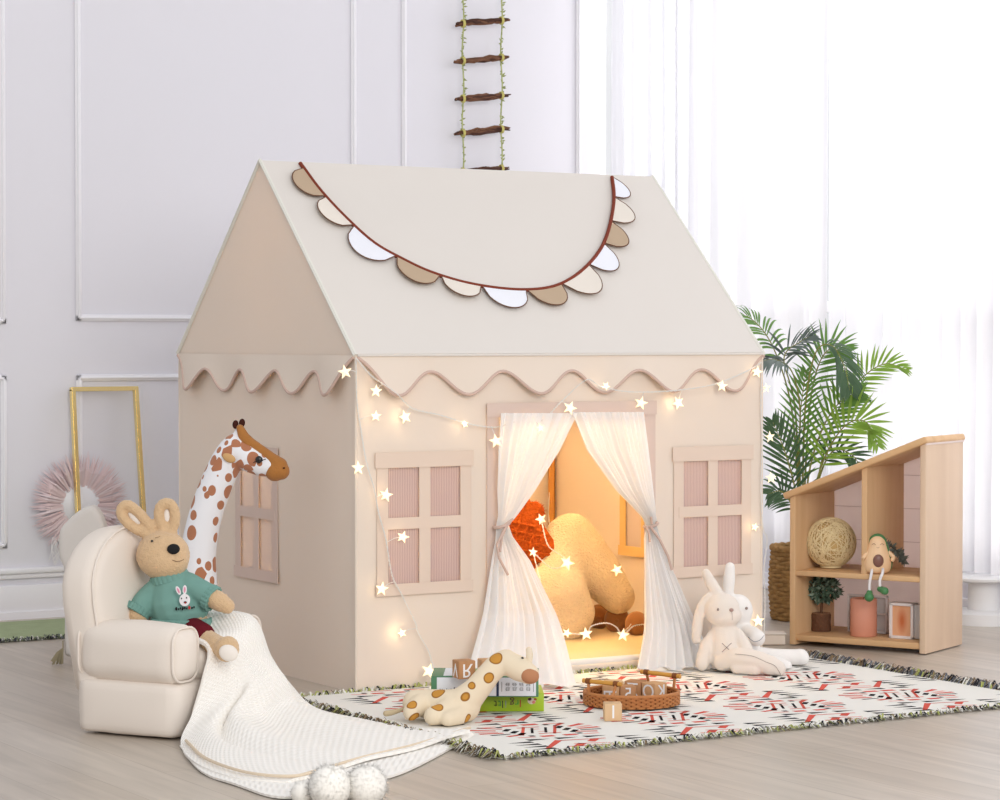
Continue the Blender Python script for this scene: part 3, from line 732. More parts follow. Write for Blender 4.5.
#@@PART2
# ================================================================== RUG
rug = thing('patterned_rug', 'cream woven rug with red and black geometric motifs and fringed edges on the floorboards', 'rug', (.6, -.535, 0))
RX0, RX1, RY0, RY1 = -.215, 1.42, -1.055, -.014
ox, oy = .6, -.535
RED = mat('coral red thread', srgb(214, 96, 84), .95, .05); RBLK = mat('black thread', srgb(40, 38, 40), .95, .05); RPINK = mat('pale pink thread', srgb(236, 176, 168), .95, .05)
RUGW = mat('cream woven cotton', srgb(238, 236, 230), .95, .05, ('wave', 240, .25, .002), .03, 8)
g = G(); g.box(((RX0+RX1)/2-ox, (RY0+RY1)/2-oy, .0025), (RX1-RX0, RY1-RY0, .005), r=.002)
SHX = [0, 0]
def poly(pts, mi):
    pts = [(SHX[0]+(x-SHX[0])*.98, SHX[1]+(y-SHX[1])*.98-.17*(x-SHX[0])) for x, y in pts]
    pts = [(x, y) for x, y in pts]
    if any(not (RX0+.01 < x < RX1-.01 and RY0+.012 < y < RY1-.008) for x, y in pts): return
    ar = sum(a[0]*b[1]-b[0]*a[1] for a, b in zip(pts, pts[1:]+pts[:1]))
    if ar < 0: pts = pts[::-1]
    g.mi = mi; g.add([(x-ox, y-oy, .0054) for x, y in pts], [tuple(range(len(pts)))]); g.mi = 0
def bar(x0, y0, x1, y1, w, mi, w2=None):
    d = Vector((x1-x0, y1-y0)); n_ = Vector((-d.y, d.x)).normalized(); w2 = w if w2 is None else w2
    poly([(x0+n_.x*w/2, y0+n_.y*w/2), (x1+n_.x*w2/2, y1+n_.y*w2/2), (x1-n_.x*w2/2, y1-n_.y*w2/2), (x0-n_.x*w/2, y0-n_.y*w/2)], mi)
def tri(x, y, lx, h, mi): poly([(x, y-h/2), (x+lx, y), (x, y+h/2)], mi)
R2 = random.Random(3)
def medallion(cx, cy):
    SHX[:] = [cx, cy]
    for sx in (-1, 1):
        for yy, l0, l1, mi, w_ in ((.058, .066, .108, 1, .013), (.036, .092, .142, 1, .016), (.010, .098, .146, 3, .012), (-.012, .094, .150, 1, .015), (-.036, .088, .138, 2, .010), (-.058, .064, .112, 1, .014)):
            bar(cx+sx*l0, cy+yy*.8, cx+sx*l1, cy+yy*1.25+.012, w_*.7, mi, w_)
        for yy in (-.040, -.008, .026): bar(cx+sx*.066-.012, cy+yy-.012, cx+sx*.066+.014, cy+yy+.016, .013, 2)
        bar(cx+sx*.040-.034, cy-.058, cx+sx*.040+.034, cy+.058, .007, 1); bar(cx+sx*.017-.020, cy-.036, cx+sx*.017+.020, cy+.036, .006, 2)
        poly([(cx+sx*.006, cy+.078), (cx+sx*.045, cy+.078), (cx+sx*.045, cy+.098), (cx+sx*.006, cy+.098)], 1)
        poly([(cx+sx*.012, cy-.096), (cx+sx*.045, cy-.096), (cx+sx*.045, cy-.078), (cx+sx*.012, cy-.078)], 1)
        bar(cx+sx*.06, cy+.086, cx+sx*.11, cy+.080, .010, 3); bar(cx+sx*.06, cy-.090, cx+sx*.10, cy-.086, .010, 3)
        poly([(cx+sx*.052, cy+.066), (cx+sx*.066, cy+.066), (cx+sx*.066, cy+.080), (cx+sx*.052, cy+.080)], 2)
        poly([(cx+sx*.052, cy-.080), (cx+sx*.066, cy-.080), (cx+sx*.066, cy-.066), (cx+sx*.052, cy-.066)], 2)
    bar(cx-.028, cy+.048, cx+.028, cy+.048, .007, 1); bar(cx-.028, cy-.048, cx+.028, cy-.048, .007, 1)
    bar(cx-.012, cy+.018, cx+.012, cy+.018, .007, 3); bar(cx-.012, cy-.018, cx+.012, cy-.018, .007, 3)
def band(cx, cy):
    SHX[:] = [cx, cy]
    for sx in (-1, 1):
        for j in range(4): tri(cx+sx*.105, cy-.05+.033*j, sx*.060, .020, 2)
    for j, xx in enumerate((-.08, -.01, .06)):
        tri(cx+xx-.02, cy+.078, .056, .022, 2); tri(cx-xx+.03, cy-.078, -.056, .022, 2)
    bar(cx-.125, cy-.050, cx-.040, cy+.050, .010, 1, .016); bar(cx+.125, cy+.050, cx+.040, cy-.050, .010, 1, .016)
    bar(cx-.040, cy+.046, cx+.07, cy+.040, .007, 1); bar(cx+.040, cy-.046, cx-.07, cy-.040, .007, 1)
    bar(cx-.035, cy-.006, cx+.045, cy-.022, .010, 3); bar(cx+.045, cy+.04, cx+.015, cy+.008, .018, 1); bar(cx-.045, cy-.04, cx-.015, cy-.008, .018, 1)
for ix in range(-1, 5):
    cx = .055+.363*ix
    for iy in range(-1, 4):
        medallion(cx+.0, -.785+.40*iy); band(cx, -.585+.40*iy)
put('weave', g, [RUGW, RED, RBLK, RPINK], rug, smooth=False)
def fringe(p0, p1, out, name, cols, parent, off, seed, L=.032, dens=520, lift=.016):
    R_ = random.Random(seed); g = G(); d = (p1-p0); n = int(d.length*dens)
    for i in range(n):
        b = p0+d*((i+R_.random())/n)+out*R_.uniform(-.012, .002); g.mi = R_.choices(range(len(cols)), [c[1] for c in cols])[0]
        l = L*R_.uniform(.5, 1.15); sd = d.normalized()*R_.uniform(-.9, .9); dirn = (out+sd).normalized(); w = dirn.cross(Vector((0, 0, 1)))*.0021
        h = R_.uniform(.2, 1)*lift
        q1 = b+dirn*l*.5+Vector((0, 0, h)); q2 = b+dirn*l+Vector((0, 0, R_.uniform(0, .5)*h)); b = b+Vector((0, 0, .003)); q2.z = max(q2.z, .0015)
        g.add([x-off for x in (b-w, b+w, q1+w, q1-w, q2)], [(0, 1, 2, 3), (3, 2, 4)])
    return put(name, g, [c[0] for c in cols], parent, smooth=False)
FBK = mat('black fringe yarn', srgb(52, 52, 56), .95, .05); FWH = mat('white fringe yarn', srgb(226, 224, 216), .95, .05); FGR = mat('lime fringe yarn', srgb(176, 182, 110), .95, .05); FBR = mat('brown fringe yarn', srgb(140, 120, 96), .95, .05); FBL = mat('slate fringe yarn', srgb(108, 112, 120), .95, .05)
FC_ = [(FBK, 4), (FWH, 4), (FGR, 3), (FBR, 1)]; off = Vector((ox, oy, 0))
fringe(Vector((RX0, RY0, 0)), Vector((RX1, RY0, 0)), Vector((0, -1, 0)), 'fringe', FC_, rug, off, 1)
fringe(Vector((RX0, RY1, 0)), Vector((RX1, RY1, 0)), Vector((0, .55, 0)), 'fringe', [(FBK, 1.5), (FWH, 4), (FGR, 4)], rug, off, 2, L=.026)
fringe(Vector((RX0, RY0, 0)), Vector((RX0, RY1, 0)), Vector((-1, 0, 0)), 'fringe', [(FBK, 2), (FWH, 3), (FGR, 2), (FBR, 4)], rug, off, 3, L=.052, dens=800, lift=.026)
fringe(Vector((RX1, RY0, 0)), Vector((RX1, RY1, 0)), Vector((1, 0, 0)), 'fringe', [(FBK, 3), (FWH, 2), (FGR, 1), (FBR, 2), (FBL, 4)], rug, off, 4, L=.050, dens=800, lift=.024)
# green rug against the wall
gr = thing('green_rug', 'green woven rug with dark fringed edge at the foot of the back wall', 'rug', (-.6, 1.74, 0))
g = G(); g.box((0, -.04, .006), (1.55, .42, .012), r=.004)
put('weave', g, mat('sage green pile', srgb(164, 176, 140), .95, .05, ('noise', 160, .8, .006), .14, 26), gr)
fringe(Vector((-1.375, 1.49, 0)), Vector((.175, 1.49, 0)), Vector((0, -1, 0)), 'fringe', [(FBL, 3), (FBK, 2), (FWH, 2)], gr, Vector((-.6, 1.74, 0)), 5, L=.022)
fringe(Vector((.175, 1.49, 0)), Vector((.175, 1.91, 0)), Vector((1, 0, 0)), 'fringe', [(FWH, 5), (FBL, 1)], gr, Vector((-.6, 1.74, 0)), 6, L=.034)

# ================================================================== ARMCHAIR
fx = (math.cos(math.radians(27))*RV - math.sin(math.radians(27))*FH)
ARZ = math.atan2(fx.y, fx.x)
P0 = gz(174, 742); lf = Vector((-fx.y, fx.x, 0))
AD, AW = .27, .37
aroot = P0 - fx*AD/2 + lf*AW/2
arm = thing('armchair', "ivory upholstered child's armchair with padded arms on the floorboards", 'armchair', aroot, ARZ)
def piping_loop(pts, r=.003): return G().tube(pts, r, 6, closed=True)
def rr(cx, cz, w, h, r, n=5):
    out = []
    for (sx, sz, a0) in ((1, 1, 0), (-1, 1, PI/2), (-1, -1, PI), (1, -1, 3*PI/2)):
        for i in range(n+1):
            a = a0+PI/2*i/n; out.append((cx+sx*(w/2-r)+r*math.cos(a), cz+sz*(h/2-r)+r*math.sin(a)))
    return out
def puff(c, size, r, puffs, seed=0):
    """upholstered block: rounded box whose faces swell"""
    bm = bmesh.new(); bmesh.ops.create_cube(bm, size=1)
    bmesh.ops.subdivide_edges(bm, edges=bm.edges[:], cuts=9, use_grid_fill=True)
    for v in bm.verts:
        p = Vector((v.co.x*size[0], v.co.y*size[1], v.co.z*size[2])); h = [s_/2 for s_ in size]
        q = Vector([max(-h[i]+r, min(h[i]-r, p[i])) for i in range(3)]); d = p-q
        if d.length > 1e-9: p = q+d.normalized()*min(r, r)
        for i in range(3):
            o_ = [j for j in range(3) if j != i]; w = 1
            for j in o_: w *= max(0, 1-(2*p[j]/size[j])**2)
            p[i] += math.copysign(1, p[i])*puffs[i]*w*min(1, abs(2*p[i]/size[i])**3)
        p += Vector((1, 1, 1))*.0015*noise.noise(p*18+Vector((seed, 0, 0)))
        v.co = p
    g = G(); g.bm(bm, Matrix.Translation(c)); return g
nr = -AW/2
put('base', puff((0, 0, .066), (AD, AW, .128), .020, (.008, .006, .004), 1), SOFA, arm, ang=80)
for sy in (-1, 1):
    yc = sy*(AW/2-.052)
    a_ = put('armrest', puff((.004, yc, .191), (AD+.004, .108, .128), .034, (.006, .008, .008), 2+sy), SOFA, arm, ang=80)
    put('piping', piping_loop([(AD/2-.004, yc+x, z) for x, z in rr(0, .191, .102, .122, .036)]), SOFA, a_)
    put('piping', piping_loop([(-AD/2+.006, yc+x, z) for x, z in rr(0, .191, .102, .122, .036)]), SOFA, a_)
put('seat_cushion', puff((.02, 0, .16), (AD-.03, AW-.2, .075), .028, (.004, .002, .012), 8), SOFA, arm, ang=80)
arch = [(-.17, .10), (.17, .10), (.185, .30)] + [(.185*math.cos(PI*i/16), .315+.155*math.sin(PI*i/16)) for i in range(1, 16)] + [(-.185, .30)]
Mb = Matrix.Translation((-AD/2+.035, 0, 0)) @ Euler((0, math.radians(-7), 0)).to_matrix().to_4x4() @ Matrix.Rotation(PI/2, 4, 'Z')
g = G(); g.pad(arch, .105, .036, Mb, 5); bk = put('backrest', g, SOFA, arm, ang=80)
put('piping', G().tube([Mb @ Vector((x*.955, -.046, .1+(z-.1)*.985)) for x, z in arch[1:]+arch[:1]], .003, 6), SOFA, bk)
put('piping', G().tube([(AD/2-.01, y, .013+.0) for y in (-AW/2+.02, 0, AW/2-.02)], .003, 6), SOFA, arm)
# tall tasselled cushion behind the chair
V = Stand(84, 664, 0); k = V.k
tc_ = thing('floor_cushion', 'tall pale grey cushion with a tasselled corner standing behind the armchair', 'cushion', V.o, V.rz)
ol = [V.l(x, y) for x, y in ((66, 655), (112, 655), (112, 560), (108, 535), (103, 516), (94, 505), (82, 509), (70, 519), (61, 531), (61, 556), (66, 575))]
ol = [(p.x, max(.004, p.z)) for p in ol]
pp = spl([(x, 0, z) for x, z in ol]+[(ol[0][0], 0, ol[0][1])], 66)[:-1]
g = G(); g.pad([(p.x, p.z) for p in pp], .07, 0); bd = blob('body', g, SOFA2, tc_, .006, 14)
g = G(); c0 = V.l(63, 648, -.03)
for i in range(46):
    a = rnd.uniform(-.7, .5); r_ = rnd.uniform(-.01, .01)
    e = Vector((c0.x+.030*math.sin(a)-.012, c0.y+r_-.01, .002+.014*rnd.random())); m_ = (c0+e)/2+Vector((0, 0, .006))
    g.tube([c0+Vector((0, r_*.3, .02)), c0+Vector((0, r_*.5, 0)), m_, e], .0016, 4)
put('tassel', g, mat('olive grey yarn', srgb(158, 148, 122), .95, .05), bd)

# ================================================================== KNITTED THROW
def chair_pt(x, y, z): return Vector((aroot.x, aroot.y, 0))+fx*x+lf*y+Vector((0, 0, z))
seat_rows = [[chair_pt(*q) for q in r] for r in (
 [(-.07, -.060, .214), (-.07, .0, .219), (-.07, .050, .226), (-.07, .078, .262), (-.07, .110, .266)],
 [(.05, -.062, .216), (.05, .0, .222), (.05, .045, .228), (.05, .078, .258), (.05, .105, .264)],
 [(.150, -.074, .203), (.154, -.01, .212), (.160, .045, .224), (.164, .080, .246), (.160, .105, .252)],
 [(.164, -.115, .130), (.176, -.030, .146), (.186, .040, .158), (.192, .095, .168), (.190, .135, .158)],
 [(.166, -.160, .060), (.196, -.060, .088), (.212, .040, .104), (.220, .125, .106), (.218, .185, .082)])]
rows_px = [
 [(181, 744, .012), (208, 731, .034), (240, 719, .046), (282, 706, .052), (316, 709, .026)],
 [(196, 764, .010), (224, 750, .022), (262, 735, .028), (312, 720, .032), (362, 720, .014)],
 [(236, 779, .010), (266, 766, .018), (308, 750, .020), (360, 737, .022), (415, 729, .016)],
 [(286, 783, .012), (318, 774, .016), (362, 761, .018), (415, 748, .019), (470, 731, .022)]]
thr = thing('knitted_throw', 'cream waffle-knit throw blanket flowing from the armchair over the floor and rug corner', 'blanket', gz(300, 745, 0))
CR = [spl(r, 90) for r in seat_rows]+[spl([gz(*q) for q in r], 90) for r in rows_px]
cols_ = [spl([CR[i][j] for i in range(len(CR))], 150) for j in range(91)]
rows = []
for i in range(151):
    t = i/150; row = []
    for j in range(91):
        s_ = j/90; p = cols_[j][i].copy(); e = min(1, min(s_, 1-s_)/.08)
        fold = math.exp(-((s_-.30-.10*t)/.045)**2)*-.020+math.exp(-((s_-.42-.06*t)/.06)**2)*.016+math.exp(-((s_-.70+.1*t)/.07)**2)*-.014+math.exp(-((s_-.84)/.05)**2)*.010
        p.z += fold*e*math.exp(-((t-.62)/.22)**2)+.003*noise.noise(Vector((s_*6, t*7, 1)))*e
        p.z = max(p.z, .008+.001*math.sin(s_*40)); row.append(p-thr.location)
    rows.append(row)
KNIT = knit_mat('cream waffle knit', srgb(249, 246, 241), 66, 66)
nc_ = 91
def uvf(vi): i, j = divmod(vi, nc_); return (j/90*.42*(.35+.65*min(1, i/90)), i/150*.95)
tp_ = put('blanket', G().sheet(rows), KNIT, thr, solid=.007, uvfun=uvf, ang=180)
# turned-under second layer along the hem
hem_in = [(190, 744), (210, 760), (245, 772), (290, 774), (350, 758), (410, 743), (458, 728)]
hem_out = [(180, 746), (200, 770), (236, 784), (284, 797), (345, 786), (405, 771), (474, 735)]
A_ = spl([gz(x, y, .006) for x, y in hem_in], 110); B_ = spl([gz(x, y, .006) for x, y in hem_out], 110)
rows = []
for j in range(13):
    t = j/12; rows.append([a.lerp(b, t*1.0)+Vector((0, 0, -.0015+.0015*noise.noise(Vector((i*.1, t*2, 4)))+.005*math.sin(PI*t)))-thr.location for i, (a, b) in enumerate(zip(A_, B_))])
put('hem_layer', G().sheet(rows), KNIT, thr, solid=.005, uvfun=lambda vi: ((vi % 111)/110*.75, (vi//111)/12*.04), ang=180)
put('selvedge', G().tube([p-thr.location+Vector((0, 0, .012)) for p in spl([gz(x, y, .010) for x, y in ((186, 746), (206, 764), (246, 778), (290, 782), (318, 776), (362, 763), (415, 750), (470, 733))], 90)], .0035, 6), mat('tan blanket edge', srgb(222, 205, 182), .95, .05), thr)
PUFF = mat('ivory yarn', srgb(250, 247, 241), .95, .05)
for x, y, r, z in ((330, 784, .046, .040), (366, 783, .044, .038), (303, 790, .026, .024)):
    c = gz(x, y+3, z)-thr.location
    put('pompom', pompom(c, r, 1100 if r > .03 else 500, rnd), PUFF, thr, ang=180, radial=c)

# ================================================================== PLUSH RABBIT IN A JUMPER (on the armchair)
V = Stand(182, 656, .195); V.o = aroot+lf*.025+fx*.0; V.o.z = .20; k = kk(V.o)
rab = thing('plush_rabbit', 'tan boucle plush rabbit in teal jumper and maroon shorts sitting on the armchair', 'plush toy', V.o, V.rz)
g = G()
g.ell(V.l(163, 555, .0), (27*k, 25*k, 24.5*k)); g.ell(V.l(165, 561, -.012), (24*k, 22*k, 19*k))
g.cap([V.l(168, 575), V.l(175, 600), V.l(182, 625)], [16*k, 25*k, 27*k])
g.cap([V.l(158, 588, .0), V.l(144, 600, -.01), V.l(138, 615, -.02)], [10*k, 10*k, 10.5*k])
g.cap([V.l(190, 585, -.01), V.l(206, 594, -.03), V.l(220, 602, -.045), V.l(227, 606, -.05)], [10*k, 10*k, 10*k, 8*k])
g.cap([V.l(190, 630, -.03), V.l(208, 641, -.10), V.l(222, 648, -.150)], [14*k, 11*k, 10*k])
g.ell(V.l(227, 649, -.165), (12*k, 11*k, 13*k), (0, .4, 0))
g.cap([V.l(178, 634, -.02), V.l(186, 646, -.07), V.l(192, 652, -.10)], [13*k, 11*k, 10*k])
for pts in ([(154, 535), (138, 530), (125, 520), (121, 510), (128, 505), (141, 515), (151, 528)], [(167, 533), (160, 520), (160, 508), (166, 503), (173, 507), (175, 520), (171, 533)]):
    g.cap([V.l(x, y, .005) for x, y in pts], [5.6*k]*len(pts), 10)
body = blob('body', g, BEIGEPLUSH, rab, .0038, 5, .0012, 160)
EARIN = mat('white satin ear lining', srgb(236, 228, 220), .6, .2)
for (x, y, rx, rz_, rot) in ((136, 517.5, 5.5, 11, -.75), (167.5, 517, 5, 11, .05)):
    put('ear_lining', G().ell(V.l(x, y, .008), (rx*k, 3*k, rz_*k), (0, rot, 0), 14, 8), EARIN, body)
put('nose', G().ell(V.l(173.5, 549, -.054), (6.4*k, 3.2*k, 5.2*k), (0, 0, .25)), BLACKF, body)
put('eye', G().ell(V.l(152, 541, -.048), (1.3*k, 1*k, 1.3*k)), BLACK, body)
put('mouth', G().tube(spl([V.l(x, y, -.057) for x, y in ((172, 560), (178, 561.5), (184, 559.5))], 10), .0008, 5), mat('brown thread', srgb(120, 90, 66), .9, .1), body)
put('brow', G().tube([V.l(x, y, -.048) for x, y in ((155, 538), (160, 536.5))], .0007, 5), MATS['brown thread'], body)
put('foot_sole', G().ell(V.l(228.5, 653, -.196), (9.5*k, 4*k, 8*k), (0, .35, 0), 16, 10), EARIN, body)
# jumper
g = G()
g.cap([V.l(172, 582), V.l(175, 600), V.l(180, 612)], [20*k, 27*k, 28*k]); g.ell(V.l(180, 611), (29*k, 28*k, 9*k))
g.cap([V.l(160, 588, .0), V.l(147, 600, -.008), V.l(141, 608, -.014)], [13*k, 12.5*k, 12.5*k]); g.cap([V.l(188, 585, -.01), V.l(203, 593, -.027), V.l(209, 596, -.032)], [13*k, 12.5*k, 12.5*k])
jm = blob('jumper', g, TEAL, rab, .0038, 4)
def ring(c, ax, r, tr, nrib):
    ax = ax.normalized(); u = ax.orthogonal().normalized(); w = ax.cross(u); g = G(); vs = []
    pts = [(c+(u*math.cos(a)+w*math.sin(a))*(r+.0012*math.sin(nrib*a))) for a in [2*PI*i/(nrib*4) for i in range(nrib*4)]]
    for o_ in (-1, -.33, .33, 1): g.tube([p+ax*o_*tr*.8 for p in pts], tr*.5, 6, closed=True)
    return g
put('ribbing', ring(V.l(169, 577, -.003), V.l(165, 560)-V.l(171, 580), 17*k, 3.6*k, 22), TEAL, jm)
put('ribbing', ring(V.l(181.5, 622, -.0), Vector((0, 0, 1)), 29*k, 3.6*k, 34), TEAL, jm)
put('ribbing', ring(V.l(137.5, 610, -.016), V.l(138, 614, -.02)-V.l(146, 601, -.01), 12.0*k, 3.0*k, 18), TEAL, jm)
put('ribbing', ring(V.l(211, 598, -.034), V.l(220, 602, -.045)-V.l(204, 593, -.027), 12.0*k, 3.0*k, 18), TEAL, jm)
def on_front(px, py, cx, r, d0):
    """point on the round front of a torso"""
    x = V.l(px, py).x-V.l(cx, py).x; rr_ = r*k; d = -math.sqrt(max(1e-6, rr_*rr_-x*x)); return V.l(px, py, d+d0)
EMW = mat('white embroidery', (.82, .80, .82), .9, .1); EMP = mat('pink embroidery', srgb(226, 150, 176), .9, .1); EMB = mat('black embroidery', (.02, .02, .022), .9, .1); EMR = mat('red embroidery', srgb(190, 60, 60), .9, .1)
def patch(cx, cy, rx, ry, rot, m, lift, nm='emblem'):
    g = G(); vs = [on_front(cx, cy, 178, 29.5, lift)]; n = 22
    for i in range(n):
        a = 2*PI*i/n; x = rx*math.cos(a); y = ry*math.sin(a)
        vs.append(on_front(cx+x*math.cos(rot)-y*math.sin(rot), cy+x*math.sin(rot)+y*math.cos(rot), 178, 29.5, lift))
    g.add(vs, [(0, 1+(i+1) % n, 1+i) for i in range(n)]); return put(nm, g, m, jm, solid=.001)
L0 = -.0035
patch(184.7, 600, 5.4, 6.2, 0, EMW, L0); patch(178.3, 590.5, 2.1, 4.6, -.42, EMW, L0); patch(184.7, 589.7, 2.1, 4.6, .05, EMW, L0)
patch(178.3, 590.5, .9, 2.9, -.42, EMP, L0-.0014); patch(184.7, 589.7, .9, 2.9, .05, EMP, L0-.0014)
patch(181.5, 598.5, .6, .9, 0, EMB, L0-.0014); patch(186.5, 597.8, .6, .9, 0, EMB, L0-.0014); patch(185.3, 602.3, 1.6, 1.1, 0, EMB, L0-.0014); patch(185.4, 602.9, .9, .7, 0, EMR, L0-.002)
for i, (x, w, m) in enumerate(((176.3, 1.3, EMB), (178.6, .8, EMB), (180.4, .9, EMB), (182.6, 1.2, EMB), (184.8, 1.2, EMB), (186.8, .8, EMB), (189.3, 1.3, EMR), (192, .9, EMB), (194, .8, EMB))):
    patch(x, 608.8-.2*i+(.5 if i % 2 else 0), w*.9, 1.2+.6*(i % 3 == 0), .2*(i % 2), m, L0, 'lettering')
# shorts
g = G(); g.ell(V.l(183, 627, -.0), (27*k, 26*k, 11*k)); g.cap([V.l(188, 629, -.025), V.l(202, 636, -.085)], [14.5*k, 13.5*k]); g.cap([V.l(178, 632, -.025), V.l(184, 642, -.065)], [14*k, 13.5*k])
blob('shorts', g, MAROON, rab, .0038, 4)

# ================================================================== TALL PLUSH GIRAFFE
V = Stand(190, 686, 0); k = V.k
gir = thing('plush_giraffe', 'tall white plush giraffe with brown spots standing between armchair and playhouse', 'plush toy', V.o, V.rz)
g = G()
g.cap([V.l(196, 640, .01), V.l(199, 600), V.l(198, 560), V.l(203, 525), V.l(214, 490), V.l(226, 463), V.l(232, 452)], [24*k, 20*k, 18*k, 17*k, 16.5*k, 16*k, 15*k], 18)
g.cap([V.l(234, 446, -.005), V.l(246, 456, -.012), V.l(262, 464, -.02), V.l(274, 468, -.028)], [12*k, 14.5*k, 12.5*k, 9*k], 18)
g.cap([V.l(236, 441), V.l(240, 430)], [7*k, 4.5*k], 12)
g.cap([V.l(196, 640, .02), V.l(172, 645, .05), V.l(150, 646, .08)], [30*k, 33*k, 30*k], 18)
for x, d in ((200, -.02), (194, .07), (150, .03), (144, .12)): g.cap([V.l(x, 655, d), V.l(x, 676, d)], [13*k, 12*k], 12)
for v in g.v: v.z = max(v.z, .001)
GS = cell_spot_mat('white plush printed with brown spots', srgb(238, 238, 242), srgb(178, 120, 90), 29, .46)
body = blob('body', g, GS, gir, .005, 5)
BRP = mat('caramel plush', srgb(172, 116, 62), .95, .08, ('noise', 220, .4, .004), .12, 30, sheen=.2); DKB = mat('dark brown plush', srgb(70, 38, 32), .95, .08, ('noise', 220, .4, .004), .1)
g = G(); g.cap([V.l(240, 428, -.012), V.l(246, 440, -.016), V.l(258, 449, -.022), V.l(270, 458, -.028), V.l(279, 466, -.032)], [4*k, 6.5*k, 6*k, 6.5*k, 9*k], 14); g.cap([V.l(275, 471, -.030), V.l(281, 471, -.034)], [10.5*k, 9*k], 14)
blob('face_plush', g, BRP, body, .0035, 4)
for x, y in ((235.5, 424.5), (242, 423)): put('horn', G().ell(V.l(x, y, -.004), (3.1*k, 3*k, 4.4*k), (0, .1, 0), 14, 10), DKB, body)
e_ = put('ear', G().ell(V.l(229, 458, -.045), (7*k, 2.5*k, 4.2*k), (0, .45, .25), 16, 10), mat('tan satin', srgb(206, 164, 112), .7, .2), body)
put('eye', G().ell(V.l(259, 459.5, -.058), (3.6*k, 2*k, 3.6*k), n=16, m=10), BLACK, body)
put('eyelash', G().tube(spl([V.l(x, y, -.058) for x, y in ((253.5, 462.5), (256, 461.5), (259, 463), (263, 460), (266, 459))], 12), .0011, 5), BLACK, body)
put('nostril', G().ell(V.l(284, 468, -.058), (1.2*k, .8*k, .9*k), n=8, m=6), DKB, body)
put('tail', G().tube(spl([V.l(128, 640, .09), V.l(122, 652, .1), V.l(120, 668, .1)], 10), .006, 8), GS, body)

# ================================================================== WHITE RABBITS
THREAD = mat('taupe thread', srgb(150, 134, 128), .9, .1); NOSEP = mat('taupe felt', srgb(176, 150, 142), .9, .1)
V = Stand(728, 671, .006); k = V.k
wr = thing('plush_rabbit', 'cream plush rabbit with a cross stitched on its belly, sitting by the right door curtain', 'plush toy', V.o, V.rz)
g = G()
g.ell(V.l(722, 610), (18*k, 17*k, 17.5*k)); g.ell(V.l(724, 615, -.006), (18*k, 15*k, 12.5*k))
g.cap([V.l(724, 632, .004), V.l(727, 652, -.004)], [14*k, 18*k], 16); g.ell(V.l(728, 660, -.0), (19*k, 18*k, 12*k))
g.cap([V.l(713, 635), V.l(706, 648, -.01), V.l(702, 664, -.02)], [6*k, 7*k, 7*k]); g.cap([V.l(737, 634, -.012), V.l(744, 645, -.03), V.l(747, 653, -.04)], [6.5*k, 7*k, 7*k])
g.cap([V.l(722, 662, -.03), V.l(738, 657, -.06), V.l(756, 660, -.075), V.l(770, 666, -.08), V.l(777, 669, -.085)], [9*k, 9*k, 9.5*k, 10.5*k, 9*k], 14)
g.cap([V.l(737, 668, -.06), V.l(755, 670, -.085)], [6.5*k, 6*k], 12)
g.cap([V.l(719, 596, .01), V.l(711, 583, .012), V.l(706, 573, .012)], [6.5*k, 6*k, 4.5*k], 12)
g.cap([V.l(709, 596, .004), V.l(703, 603, .006), V.l(699, 616, .008), V.l(697, 630, .008), V.l(696, 640, .008)], [3.6*k, 4.2*k, 5.4*k, 5.8*k, 4.4*k], 12)
for v in g.v: v.z = max(v.z, .0015)
body = blob('body', g, CREAMPLUSH, wr, .0035, 5)
put('eye', G().ell(V.l(718, 609.5, -.0485), (1.1*k, .9*k, 1.5*k), n=10, m=8), THREAD, body)
g = G(); c = [V.l(x, y, -.043) for x, y in ((729, 608.2), (730.6, 608.8), (731.5, 609.4), (732.4, 608.8), (734, 608.2), (732, 612.5))]
c = [p+Vector((0, -.004+.0012*i if i < 3 else .001, 0)) for i, p in enumerate(c)]
put('nose', G().ell(V.l(731.4, 610, -.0415), (2.5*k, 1.8*k, 1.9*k), (0, 0, .5), 10, 8), NOSEP, body)
put('mouth', G().tube([V.l(731.8, 612, -.043), V.l(732.2, 616, -.043), V.l(732.2, 620, -.042)], .0006, 5), THREAD, body)
for a, b in (((722, 643), (731.5, 652)), ((731.5, 643), (722, 652))):
    put('cross_stitch', G().tube([V.l(a[0]+(b[0]-a[0])*i/6, a[1]+(b[1]-a[1])*i/6, -.0535-.001*math.sin(i)) for i in range(7)], .0009, 5), THREAD, body)
put('seam', G().tube(spl([V.l(735, 654, -.087), V.l(752, 656, -.098), V.l(766, 662, -.104), V.l(775, 666, -.112), V.l(781, 675, -.106)], 24), .0007, 5), THREAD, body)
V2 = Stand(748, 668, .006); V = V2; V.o = V.o+FH*.085; k = (V.o-CAM).dot(FV)/FPX
wb = thing('plush_rabbit', 'white plush rabbit with one ear upright tucked behind the cream rabbit', 'plush toy', V.o, V.rz)
g = G(); sh = lambda x, y, d=0: V.l(x, y, d)
g.ell(sh(738, 611), (15*k, 14*k, 17*k)); g.cap([sh(741, 632), sh(746, 655)], [13*k, 16*k], 16)
g.cap([sh(728, 595), sh(729, 580), sh(730, 567)], [5.5*k, 6.2*k, 5.0*k], 12)
g.cap([sh(745, 631, -.02), sh(752, 634, -.05), sh(757, 638, -.075)], [7*k, 8*k, 8.5*k], 14)
g.cap([sh(752, 655, -.01), sh(774, 657, -.02), sh(794, 658, -.02), sh(800, 658, -.02)], [9*k, 8.5*k, 9*k, 9.5*k], 14)
g.cap([sh(750, 660, -.06), sh(775, 663, -.09), sh(785, 667, -.1)], [8*k, 8*k, 7.5*k], 14)
for v in g.v: v.z = max(v.z, .0015)
body = blob('body', g, WHITEPLUSH, wb, .0035, 5)
